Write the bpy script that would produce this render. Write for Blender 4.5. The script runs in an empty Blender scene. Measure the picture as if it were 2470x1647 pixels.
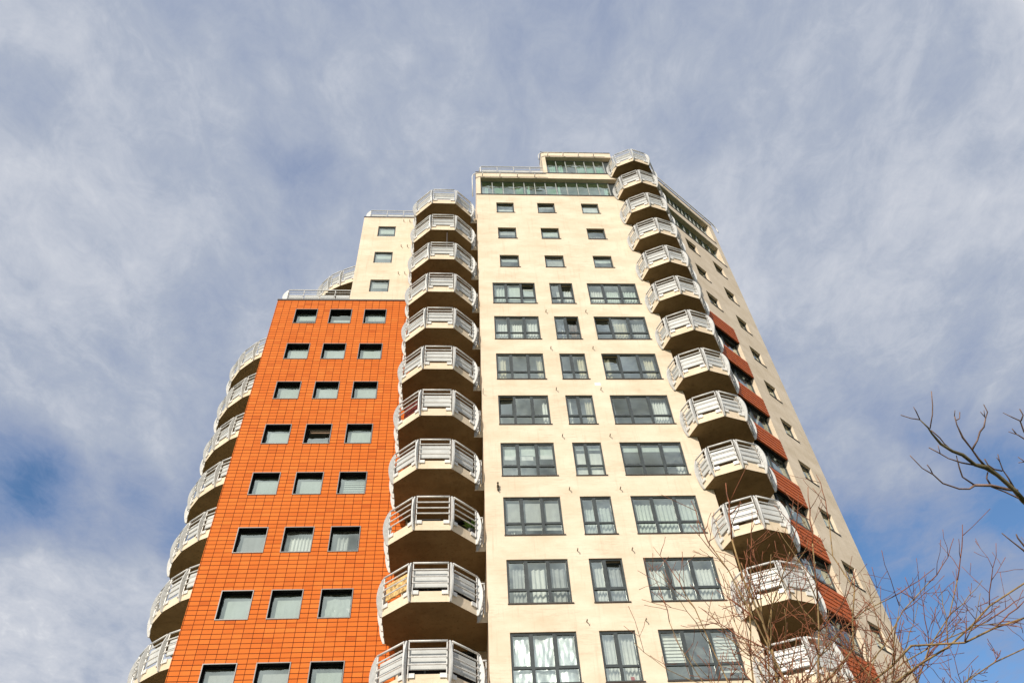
import bpy, bmesh, math, random
from mathutils import Vector, Matrix, noise
R = math.radians; PI = math.pi
random.seed(7)
C = bpy.context.scene.collection
# ------------------------------------------------------------------ camera
F_PX = 1940.0; W_PX, H_PX = 2470.0, 1647.0
EL, ROLL, PSI = 0.879716, -0.074972, 0.100466
fw = Vector((math.sin(PSI)*math.cos(EL), math.cos(PSI)*math.cos(EL), math.sin(EL)))
r0 = Vector((math.cos(PSI), -math.sin(PSI), 0)); u0 = r0.cross(fw)
rr = r0*math.cos(ROLL) + u0*math.sin(ROLL); uu = -r0*math.sin(ROLL) + u0*math.cos(ROLL)
cd = bpy.data.cameras.new('camera'); cam = bpy.data.objects.new('camera', cd); C.objects.link(cam)
cd.sensor_width = 36; cd.sensor_fit = 'HORIZONTAL'; cd.lens = F_PX/W_PX*36; cd.clip_start = 0.1; cd.clip_end = 5000
cam.matrix_world = Matrix(((rr.x, uu.x, -fw.x, 0), (rr.y, uu.y, -fw.y, 0), (rr.z, uu.z, -fw.z, 0), (0, 0, 0, 1)))
bpy.context.scene.camera = cam
GZ = -1.6                                   # ground level, the camera is held at eye height above it
def ray(px, py):
    d = fw*F_PX + rr*(px - W_PX/2) - uu*(py - H_PX/2)
    return d.normalized()

# ------------------------------------------------------------------ materials
def mat(name):
    m = bpy.data.materials.new(name); m.use_nodes = True
    nt = m.node_tree; nt.nodes.clear()
    o = nt.nodes.new('ShaderNodeOutputMaterial'); b = nt.nodes.new('ShaderNodeBsdfPrincipled')
    nt.links.new(b.outputs[0], o.inputs[0])
    return m, nt, b, o
def nd(nt, t, **k):
    n = nt.nodes.new(t)
    for a, v in k.items():
        if a in n.inputs: n.inputs[a].default_value = v
        else: setattr(n, a, v)
    return n
def ramp(nt, fac, stops, interp='LINEAR'):
    n = nt.nodes.new('ShaderNodeValToRGB'); n.color_ramp.interpolation = interp
    e = n.color_ramp.elements
    while len(e) < len(stops): e.new(0.5)
    for i, (p, c) in enumerate(stops):
        e[i].position = p; e[i].color = (*c, 1) if len(c) == 3 else c
    nt.links.new(fac, n.inputs[0]); return n.outputs[0]
def mix(nt, fac, a, b, mode='MIX'):
    n = nt.nodes.new('ShaderNodeMix'); n.data_type = 'RGBA'; n.blend_type = mode
    for s, v in ((0, fac), (6, a), (7, b)):
        if isinstance(v, (int, float)): n.inputs[s].default_value = v
        elif isinstance(v, tuple): n.inputs[s].default_value = (*v, 1) if len(v) == 3 else v
        else: nt.links.new(v, n.inputs[s])
    return n.outputs[2]
def math_(nt, op, a, b=None, c=None, clamp=False):
    n = nt.nodes.new('ShaderNodeMath'); n.operation = op; n.use_clamp = clamp
    for i, v in enumerate((a, b, c)):
        if v is None: continue
        if isinstance(v, (int, float)): n.inputs[i].default_value = v
        else: nt.links.new(v, n.inputs[i])
    return n.outputs[0]
def posn(nt, scale=(1, 1, 1), loc=(0, 0, 0)):
    g = nt.nodes.new('ShaderNodeNewGeometry'); m = nt.nodes.new('ShaderNodeMapping')
    m.inputs['Scale'].default_value = scale; m.inputs['Location'].default_value = loc
    nt.links.new(g.outputs['Position'], m.inputs['Vector']); return m.outputs[0]
def noi(nt, vec, scale, detail=4, rough=0.55, dist=0.0):
    n = nd(nt, 'ShaderNodeTexNoise', Scale=scale, Detail=detail, Roughness=rough, Distortion=dist)
    nt.links.new(vec, n.inputs['Vector']); return n.outputs['Fac']
def bump(nt, b, h, strength=0.3, dist=0.02):
    n = nd(nt, 'ShaderNodeBump', Strength=strength, Distance=dist)
    nt.links.new(h, n.inputs['Height']); nt.links.new(n.outputs[0], b.inputs['Normal'])

def render_mat(name, base, dirt, streak=1.0):
    m, nt, b, o = mat(name)
    n1 = noi(nt, posn(nt, (0.55, 0.55, 1.3)), 1.0, 7, 0.65)
    n2 = noi(nt, posn(nt, (2.2, 2.2, 22)), 1.0, 5, 0.75)
    n2m = noi(nt, posn(nt, (0.9, 0.9, 1.1), (7, 3, 1)), 1.0, 3, 0.5)
    n3 = noi(nt, posn(nt, (7.5, 7.5, 0.42), (4, 1, 2)), 1.0, 4, 0.65)
    n4 = noi(nt, posn(nt), 30, 4, 0.7)
    c = mix(nt, ramp(nt, n1, [(0.38, (0, 0, 0)), (0.74, (0.75, 0.75, 0.75))]), base, dirt)
    f2 = math_(nt, 'MULTIPLY', ramp(nt, n2, [(0.50, (0, 0, 0)), (0.70, (0.5, 0.5, 0.5))]), ramp(nt, n2m, [(0.42, (0, 0, 0)), (0.60, (1, 1, 1))]))
    c = mix(nt, f2, c, tuple(x*0.72 for x in dirt))
    f3 = ramp(nt, n3, [(0.56, (0, 0, 0)), (0.78, (0.45*streak, 0.45*streak, 0.45*streak))])
    c = mix(nt, f3, c, tuple(x*0.8 for x in dirt))
    c = mix(nt, ramp(nt, n4, [(0.35, (0.12, 0.12, 0.12)), (0.6, (0, 0, 0))]), c, dirt)
    # faint day-joints in the render, one to a storey
    g = nt.nodes.new('ShaderNodeNewGeometry'); s_ = nt.nodes.new('ShaderNodeSeparateXYZ'); nt.links.new(g.outputs['Position'], s_.inputs[0])
    fr = math_(nt, 'FRACT', math_(nt, 'DIVIDE', math_(nt, 'ADD', s_.outputs[2], 28.0-2.10), 2.8))
    jn = math_(nt, 'MULTIPLY', math_(nt, 'LESS_THAN', fr, 0.008), 0.22)
    c = mix(nt, jn, c, dirt)
    nt.links.new(c, b.inputs['Base Color']); b.inputs['Roughness'].default_value = 0.9; b.inputs['Specular IOR Level'].default_value = 0.15
    h = noi(nt, posn(nt), 14, 8, 0.7); bump(nt, b, h, 0.35, 0.015)
    return m
CREAM = (0.82, 0.705, 0.565)
M = {}
M['cream'] = render_mat('cream_render', CREAM, (0.58, 0.475, 0.335))
M['slab'] = render_mat('balcony_fascia', (0.82, 0.70, 0.545), (0.58, 0.465, 0.32))
M['soffit'] = render_mat('shade_toned_soffit', (0.25, 0.175, 0.088), (0.11, 0.070, 0.030), 1.6)  # cream undersides with their shade put into the base colour, stains on top

# orange clay tiles, 15 courses to a storey
TU, TV = 0.35433, 2.8/15
m, nt, b, o = mat('orange_tiles')
g = nt.nodes.new('ShaderNodeNewGeometry'); s = nt.nodes.new('ShaderNodeSeparateXYZ'); nt.links.new(g.outputs['Position'], s.inputs[0])
# horizontal run: x on the front, y on the sides
nrm = nt.nodes.new('ShaderNodeSeparateXYZ'); nt.links.new(g.outputs['True Normal'], nrm.inputs[0])
side = math_(nt, 'GREATER_THAN', math_(nt, 'ABSOLUTE', nrm.outputs[0]), 0.7)
run = math_(nt, 'ADD', math_(nt, 'MULTIPLY', s.outputs[0], math_(nt, 'SUBTRACT', 1.0, side)), math_(nt, 'MULTIPLY', s.outputs[1], side))
fu = math_(nt, 'DIVIDE', math_(nt, 'ADD', run, 8.5416 + TU*40), TU)
fv = math_(nt, 'DIVIDE', math_(nt, 'ADD', s.outputs[2], -17.1358 + TV*400), TV)
def edge(f, w):
    fr = math_(nt, 'FRACT', f); d = math_(nt, 'MINIMUM', fr, math_(nt, 'SUBTRACT', 1.0, fr))
    return math_(nt, 'LESS_THAN', d, w)
jl = math_(nt, 'MAXIMUM', edge(fu, 0.024), edge(fv, 0.058))
cv = nt.nodes.new('ShaderNodeCombineXYZ'); nt.links.new(math_(nt, 'FLOOR', fu), cv.inputs[0]); nt.links.new(math_(nt, 'FLOOR', fv), cv.inputs[1])
wn = nt.nodes.new('ShaderNodeTexWhiteNoise'); wn.noise_dimensions = '2D'; nt.links.new(cv.outputs[0], wn.inputs['Vector'])
c = ramp(nt, wn.outputs['Value'], [(0.0, (0.60, 0.142, 0.024)), (0.25, (0.66, 0.163, 0.028)), (0.80, (0.69, 0.178, 0.031)), (0.95, (0.71, 0.194, 0.036)), (1.0, (0.53, 0.116, 0.020))])
cl = noi(nt, posn(nt), 0.8, 5, 0.6)
c = mix(nt, ramp(nt, cl, [(0.42, (0, 0, 0)), (0.75, (0.35, 0.35, 0.35))]), c, (0.58, 0.118, 0.013))
sp = noi(nt, posn(nt, (2.0, 2.0, 7)), 2.2, 5, 0.75)
c = mix(nt, ramp(nt, sp, [(0.58, (0, 0, 0)), (0.74, (0.45, 0.45, 0.45))]), c, (0.42, 0.11, 0.03))
c = mix(nt, jl, c, (0.085, 0.013, 0.004))
nt.links.new(c, b.inputs['Base Color']); b.inputs['Roughness'].default_value = 0.75; b.inputs['Specular IOR Level'].default_value = 0.12
bump(nt, b, math_(nt, 'ADD', math_(nt, 'SUBTRACT', 1.0, jl), math_(nt, 'MULTIPLY', wn.outputs['Value'], 0.6)), 0.8, 0.012)
M['tile'] = m

m, nt, b, o = mat('terracotta_boards')
n1 = noi(nt, posn(nt, (1, 1, 3)), 3, 5, 0.6)
nt.links.new(ramp(nt, n1, [(0.3, (0.42, 0.080, 0.010)), (0.7, (0.62, 0.135, 0.016))]), b.inputs['Base Color']); b.inputs['Roughness'].default_value = 0.6
M['terra'] = m

def plain(name, col, rough=0.5, metal=0.0, spec=0.5, var=0.12, nscale=6):
    m, nt, b, o = mat(name)
    n1 = noi(nt, posn(nt), nscale, 5, 0.6)
    dk = tuple(x*(1 - var*1.6) for x in col); lt = tuple(min(1, x*(1 + var*0.5)) for x in col)
    nt.links.new(ramp(nt, n1, [(0.3, dk), (0.65, lt)]), b.inputs['Base Color'])
    b.inputs['Roughness'].default_value = rough; b.inputs['Metallic'].default_value = metal
    b.inputs['Specular IOR Level'].default_value = spec
    return m
M['rail'] = plain('white_painted_steel', (0.72, 0.72, 0.71), 0.38)
M['fin'] = plain('grey_painted_steel', (0.60, 0.61, 0.61), 0.4)
M['panel'] = plain('white_back_painted_glass', (0.56, 0.58, 0.58), 0.35, 0, 0.35, 0.10, 2)
M['frame'] = plain('dark_grey_frames', (0.050, 0.062, 0.066), 0.35, 0, 0.5, 0.2)
M['trim'] = plain('steel_grey_trim', (0.19, 0.185, 0.19), 0.4)
M['black'] = plain('black_reveal', (0.006, 0.006, 0.007), 0.6, 0, 0.2)
M['coping'] = plain('dark_brown_coping', (0.055, 0.040, 0.035), 0.5)
M['inner'] = plain('room_paint', (0.78, 0.77, 0.72), 0.9, 0, 0.2, 0.06, 1)
M['mull'] = plain('pale_grey_mullions', (0.36, 0.38, 0.37), 0.4)
M['bamboo'] = plain('straw_matting', (0.74, 0.50, 0.22), 0.8, 0, 0.2, 0.5, 9)
M['spout'] = plain('weathered_metal_spout', (0.16, 0.13, 0.09), 0.6)
M['bird'] = plain('brown_feathers', (0.10, 0.075, 0.045), 0.9, 0, 0.1, 0.5, 40)
M['paint'] = plain('white_paint_patch', (0.88, 0.88, 0.88), 0.7, 0, 0.3, 0.02)
M['roofing'] = plain('grey_roofing', (0.18, 0.18, 0.17), 0.9)
def cloth(name, col, trans=0.25, var=0.08):
    m, nt, b, o = mat(name)
    n1 = noi(nt, posn(nt, (3, 3, 0.6)), 3, 4, 0.6)
    cc = ramp(nt, n1, [(0.3, tuple(x*(1-var*2) for x in col)), (0.7, col)])
    nt.links.new(cc, b.inputs['Base Color']); b.inputs['Roughness'].default_value = 0.9
    t = nt.nodes.new('ShaderNodeBsdfTranslucent'); nt.links.new(cc, t.inputs[0])
    mx = nt.nodes.new('ShaderNodeMixShader'); mx.inputs[0].default_value = trans
    nt.links.new(b.outputs[0], mx.inputs[1]); nt.links.new(t.outputs[0], mx.inputs[2]); nt.links.new(mx.outputs[0], o.inputs[0])
    return m
M['c_white'] = cloth('white_curtain', (0.92, 0.92, 0.90))
M['c_cream'] = cloth('cream_curtain', (0.78, 0.70, 0.52))
M['c_grey'] = cloth('grey_curtain', (0.56, 0.56, 0.56))
M['c_mint'] = cloth('pale_green_sheer', (0.74, 0.80, 0.76))
M['c_pale'] = cloth('pale_grey_green_blind', (0.50, 0.55, 0.53), 0.1)
M['c_dull'] = cloth('dull_grey_blind', (0.36, 0.36, 0.38), 0.1)
M['c_brown'] = cloth('brown_patterned_curtain', (0.34, 0.22, 0.16), 0.2, 0.35)
M['c_peach'] = cloth('peach_blind', (0.72, 0.50, 0.34))
M['c_blue'] = cloth('dark_patterned_cloth', (0.20, 0.20, 0.30), 0.1, 0.4)
M['c_red'] = cloth('red_cloth', (0.55, 0.03, 0.03))
M['c_green'] = cloth('green_blind', (0.35, 0.52, 0.26))
m, nt, b, o = mat('silver_foil')
b.inputs['Base Color'].default_value = (0.86, 0.88, 0.90, 1); b.inputs['Metallic'].default_value = 0.55; b.inputs['Roughness'].default_value = 0.42
M['foil'] = m
def glass(name, tint, refl, trn):
    m = bpy.data.materials.new(name); m.use_nodes = True; nt = m.node_tree; nt.nodes.clear()
    o = nt.nodes.new('ShaderNodeOutputMaterial'); gl = nd(nt, 'ShaderNodeBsdfGlossy', Roughness=0.02)
    gl.inputs['Color'].default_value = (0.86, 0.97, 0.93, 1)
    n1 = noi(nt, posn(nt), 0.9, 2, 0.5); bp = nd(nt, 'ShaderNodeBump', Strength=0.6, Distance=0.12); nt.links.new(n1, bp.inputs['Height']); nt.links.new(bp.outputs[0], gl.inputs['Normal'])
    tr = nt.nodes.new('ShaderNodeBsdfTransparent'); tr.inputs[0].default_value = (*[t*trn for t in tint], 1)
    lw = nt.nodes.new('ShaderNodeLayerWeight'); lw.inputs[0].default_value = 0.5
    nv = noi(nt, posn(nt), 0.5, 2, 0.5)
    f = math_(nt, 'ADD', math_(nt, 'MULTIPLY', math_(nt, 'POWER', lw.outputs['Facing'], 3.5), 0.8), math_(nt, 'MULTIPLY', math_(nt, 'ADD', math_(nt, 'MULTIPLY', nv, 2.6), -0.35), refl), clamp=True)
    mx = nt.nodes.new('ShaderNodeMixShader'); nt.links.new(f, mx.inputs[0])
    nt.links.new(tr.outputs[0], mx.inputs[1]); nt.links.new(gl.outputs[0], mx.inputs[2]); nt.links.new(mx.outputs[0], o.inputs[0])
    return m
M['glass'] = glass('window_glass', (0.94, 1.0, 0.97), 0.30, 1.0)
M['glass_g'] = glass('green_glass', (0.62, 0.86, 0.74), 0.32, 0.95)
M['glass_d'] = glass('dark_door_glass', (0.30, 0.34, 0.34), 0.04, 0.6)

# ------------------------------------------------------------------ mesh helpers
class MB:
    def __init__(s): s.bm = bmesh.new()
    def hexa(s, p):          # 8 points: bottom 4 CCW, top 4 CCW
        v = [s.bm.verts.new(q) for q in p]
        for f in ((3, 2, 1, 0), (4, 5, 6, 7), (0, 1, 5, 4), (1, 2, 6, 5), (2, 3, 7, 6), (3, 0, 4, 7)):
            s.bm.faces.new([v[i] for i in f])
        return s
    def box(s, x0, x1, y0, y1, z0, z1, fr=None):
        P = [(x0, y0, z0), (x1, y0, z0), (x1, y1, z0), (x0, y1, z0), (x0, y0, z1), (x1, y0, z1), (x1, y1, z1), (x0, y1, z1)]
        if fr: P = [fr(*p) for p in P]
        return s.hexa(P)
    def quad(s, *p, mi=0):
        f = s.bm.faces.new([s.bm.verts.new(q) for q in p]); f.material_index = mi; return s
    def prism(s, pts, z0, z1):
        a = [s.bm.verts.new((p[0], p[1], z0)) for p in pts]; b_ = [s.bm.verts.new((p[0], p[1], z1)) for p in pts]
        n = len(pts); s.bm.faces.new(a[::-1]); s.bm.faces.new(b_)
        for i in range(n): s.bm.faces.new((a[i], a[(i+1) % n], b_[(i+1) % n], b_[i]))
        return s
    def tube(s, pts, rad, n=6, cap=True):
        pts = [Vector(p) for p in pts]; rings = []
        rads = rad if isinstance(rad, (list, tuple)) else [rad]*len(pts)
        up = Vector((0, 0, 1)); t0 = (pts[1]-pts[0]).normalized()
        if abs(t0.z) > 0.9: up = Vector((1, 0, 0))
        a = t0.cross(up).normalized()
        for i, p in enumerate(pts):
            if i == 0: t = pts[1]-pts[0]
            elif i == len(pts)-1: t = pts[-1]-pts[-2]
            else: t = (pts[i+1]-pts[i]).normalized() + (pts[i]-pts[i-1]).normalized()
            t = t.normalized(); a = (a - t*a.dot(t)).normalized(); b_ = t.cross(a)
            rings.append([s.bm.verts.new(p + (a*math.cos(2*PI*k/n) + b_*math.sin(2*PI*k/n))*rads[i]) for k in range(n)])
        for i in range(len(rings)-1):
            for k in range(n):
                s.bm.faces.new((rings[i][k], rings[i][(k+1) % n], rings[i+1][(k+1) % n], rings[i+1][k]))
        if cap and n > 2: s.bm.faces.new(rings[0][::-1]); s.bm.faces.new(rings[-1])
        return s
WL = {}                                      # world origins of parents
def obj(name, mb, mats, parent=None, smooth=False, origin=None, recalc=True):
    bm = mb.bm
    if recalc: bmesh.ops.recalc_face_normals(bm, faces=bm.faces)
    org = Vector(origin) if origin is not None else (WL[parent.name] if parent else Vector((0, 0, 0)))
    for v in bm.verts: v.co -= org
    me = bpy.data.meshes.new(name); bm.to_mesh(me); bm.free()
    for mm in (mats if isinstance(mats, (list, tuple)) else [mats]): me.materials.append(M[mm] if isinstance(mm, str) else mm)
    if smooth:
        for p in me.polygons: p.use_smooth = True
    o = bpy.data.objects.new(name, me); C.objects.link(o)
    if parent: o.parent = parent; o.location = org - WL[parent.name]
    else: o.location = org
    WL[o.name] = org.copy()
    return o
def tag(o, label=None, cat=None, group=None, kind=None):
    for k, v in (('label', label), ('category', cat), ('group', group), ('kind', kind)):
        if v: o[k] = v
    return o
def empty(name, loc, label, cat, group=None):
    o = bpy.data.objects.new(name, None); C.objects.link(o); o.location = loc; o.empty_display_size = 0.5
    WL[o.name] = Vector(loc); return tag(o, label, cat, group)
def copy_tree(o, parent, d):
    c = o.copy(); C.objects.link(c); c.parent = parent
    c.location = o.location + Vector(d); WL[c.name] = WL[o.name] + Vector(d)
    for ch in [x for x in o.children]:
        k = ch.copy(); C.objects.link(k); k.parent = c; WL[k.name] = WL[ch.name] + Vector(d)
    return c

# wall frames: (u, depth inward, z) -> world
class Frame:
    def __init__(s, x, y, a=0.0):
        s.x, s.y, s.c, s.s = x, y, math.cos(a), math.sin(a)
    def __call__(s, u, d, z): return Vector((s.x + u*s.c - d*s.s, s.y + u*s.s + d*s.c, z))
YA = 0.6737175
FF = Frame(0, 23.854)            # cream front
FO = Frame(0, 25.8136)           # orange and cream wing front
FR = Frame(10.9519, 23.854, YA)  # right-hand face

tower = empty('apartment_tower', (3.0, 27.0, GZ), 'tall apartment tower with cream walls, an orange tiled wing and stacks of curved white balconies', 'building')
T = tower
H = 2.8
def wall(name, fr, uu0, uu1, z0, z1, holes, rev, mats=('cream',), rmi=0, parent=T):
    """wall sheet with rectangular holes and reveals; holes: (u0,u1,z0,z1)"""
    us = sorted({uu0, uu1, *[h[0] for h in holes], *[h[1] for h in holes]}); zs = sorted({z0, z1, *[h[2] for h in holes], *[h[3] for h in holes]})
    mb = MB(); vs = {}
    def vv(i, j):
        if (i, j) not in vs: vs[(i, j)] = mb.bm.verts.new(fr(us[i], 0, zs[j]))
        return vs[(i, j)]
    for i in range(len(us)-1):
        for j in range(len(zs)-1):
            cu, cz = (us[i]+us[i+1])/2, (zs[j]+zs[j+1])/2
            if any(h[0] < cu < h[1] and h[2] < cz < h[3] for h in holes): continue
            mb.bm.faces.new((vv(i, j), vv(i+1, j), vv(i+1, j+1), vv(i, j+1)))
    for (a, b_, c_, d_) in holes:
        for q in (((a, c_), (a, d_)), ((a, d_), (b_, d_)), ((b_, d_), (b_, c_)), ((b_, c_), (a, c_))):
            (p0, p1), (p2, p3) = q
            f = mb.bm.faces.new([mb.bm.verts.new(x) for x in (fr(p0, 0, p1), fr(p2, 0, p3), fr(p2, rev, p3), fr(p0, rev, p1))]); f.material_index = rmi
    return obj(name, mb, list(mats), parent, recalc=False)

# ------------------------------------------------------------------ windows
def curtain_mesh(fr, u0, u1, z0, z1, d, kind, seed):
    rnd = random.Random(seed); mb = MB()
    if kind == 'flat':
        mb.box(u0, u1, d, d+0.01, z0, z1, fr)
    elif kind == 'slats':
        n = max(3, int((z1-z0)/0.11)); h = (z1-z0)/n
        for i in range(n): mb.hexa([fr(u0, d-0.01, z0+i*h), fr(u1, d-0.01, z0+i*h), fr(u1, d+0.015, z0+i*h), fr(u0, d+0.015, z0+i*h), fr(u0, d+0.02, z0+i*h+h*0.84), fr(u1, d+0.02, z0+i*h+h*0.84), fr(u1, d+0.04, z0+i*h+h*0.84), fr(u0, d+0.04, z0+i*h+h*0.84)])
    else:
        n = max(10, int((u1-u0)/0.022)); wl = rnd.uniform(0.11, 0.16) if kind != 'foil' else 0.3; am = 0.035 if kind != 'foil' else 0.02
        ph = rnd.uniform(0, 6); rows = 2 if kind == 'drape' else 14
        g_ = []
        for j in range(rows+1):
            row = []
            for i in range(n+1):
                t = i/n; u = u0 + (u1-u0)*t; z = z0 + (z1-z0)*j/rows
                if kind == 'foil': dd = d + 0.10*noise.noise(Vector((u*3.1+z*2.0, z*1.3, seed*0.37))) + 0.05*noise.noise(Vector((u*9+z*7, z*3-u*4, seed)))
                else: dd = d + am*math.sin(2*PI*u/wl + ph + 1.3*math.sin(u*5+ph)) + 0.01*j
                row.append(mb.bm.verts.new(fr(u, dd, z)))
            g_.append(row)
        for j in range(rows):
            for i in range(n): mb.bm.faces.new((g_[j][i], g_[j][i+1], g_[j+1][i+1], g_[j+1][i]))
    return mb
def window(fr, u0, u1, z0, z1, muls=(), transom=None, d0=0.05, fw_=0.055, open_=None, curtains=(), fmat='frame', gmat='glass', sill=True, seed=0, sash=True):
    """frame (part) with sub-parts pane, curtain, sill"""
    mb = MB(); d1 = d0+0.07
    mb.box(u0, u1, d0, d1, z1-fw_, z1, fr); mb.box(u0, u1, d0, d1, z0, z0+fw_, fr)
    mb.box(u0, u0+fw_, d0, d1, z0+fw_, z1-fw_, fr); mb.box(u1-fw_, u1, d0, d1, z0+fw_, z1-fw_, fr)
    edges = [u0+fw_] + [x for m_ in muls for x in (m_-0.055, m_+0.055)] + [u1-fw_]
    for m_ in muls: mb.box(m_-0.055, m_+0.055, d0, d1, z0+fw_, z1-fw_, fr)
    lights = [(edges[i], edges[i+1]) for i in range(0, len(edges), 2)]
    zt0 = z0+fw_
    if transom:
        for a, b_ in lights: mb.box(a, b_, d0+0.003, d1, transom-0.035, transom+0.035, fr)
        zt0 = transom+0.035
    pn = MB()
    for i, (a, b_) in enumerate(lights):
        if transom: pn.quad(fr(a, d0+0.04, z0+fw_), fr(b_, d0+0.04, z0+fw_), fr(b_, d0+0.04, transom-0.035), fr(a, d0+0.04, transom-0.035))
        zz = z1-fw_
        if open_ is not None and i == open_:
            # sash tilted inward at its top
            k = math.tan(R(8)); hh = zz-zt0
            def tf(u, d, z, k=k, zb=zt0): return fr(u, d + (z-zb)*k, z)
            s_ = 0.05
            mb.box(a, b_, d0+0.01, d0+0.05, zt0, zt0+s_, tf); mb.box(a, b_, d0+0.01, d0+0.05, zz-s_-0.02, zz-0.02, tf)
            mb.box(a, a+s_, d0+0.01, d0+0.05, zt0+s_, zz-s_-0.02, tf); mb.box(b_-s_, b_, d0+0.01, d0+0.05, zt0+s_, zz-s_-0.02, tf)
            pn.quad(tf(a+s_, d0+0.03, zt0+s_), tf(b_-s_, d0+0.03, zt0+s_), tf(b_-s_, d0+0.03, zz-s_-0.02), tf(a+s_, d0+0.03, zz-s_-0.02))
        else:
            pn.quad(fr(a, d0+0.04, zt0), fr(b_, d0+0.04, zt0), fr(b_, d0+0.04, zz), fr(a, d0+0.04, zz))
            if sash and (i % 2 == 0):
                s_ = 0.032
                mb.box(a, b_, d0+0.012, d0+0.036, zt0, zt0+s_, fr); mb.box(a, b_, d0+0.012, d0+0.036, zz-s_, zz, fr)
                mb.box(a, a+s_, d0+0.012, d0+0.036, zt0+s_, zz-s_, fr); mb.box(b_-s_, b_, d0+0.012, d0+0.036, zt0+s_, zz-s_, fr)
    w = obj('window', mb, fmat, T, origin=fr(u0, d0, z0))
    obj('pane', pn, gmat, w)
    if sill:
        sb = MB(); sb.box(u0-0.02, u1+0.05, -0.035, d0-0.002, z0-0.045, z0-0.012, fr); obj('sill', sb, 'coping', w)
    W_, Z_ = u1-u0, z1-z0
    for k, (kind, a, b_, lo, hi, m_) in enumerate(curtains):
        cm = curtain_mesh(fr, u0+W_*a, u0+W_*b_, z0+Z_*lo, z0+Z_*hi, d0+(0.20 if kind == 'drape' else 0.14)+0.03*(k % 2), kind, seed*7+k)
        obj('blind' if kind in ('flat', 'slats') else 'curtain', cm, m_, w, smooth=(kind in ('drape', 'foil')))
    return w

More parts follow.
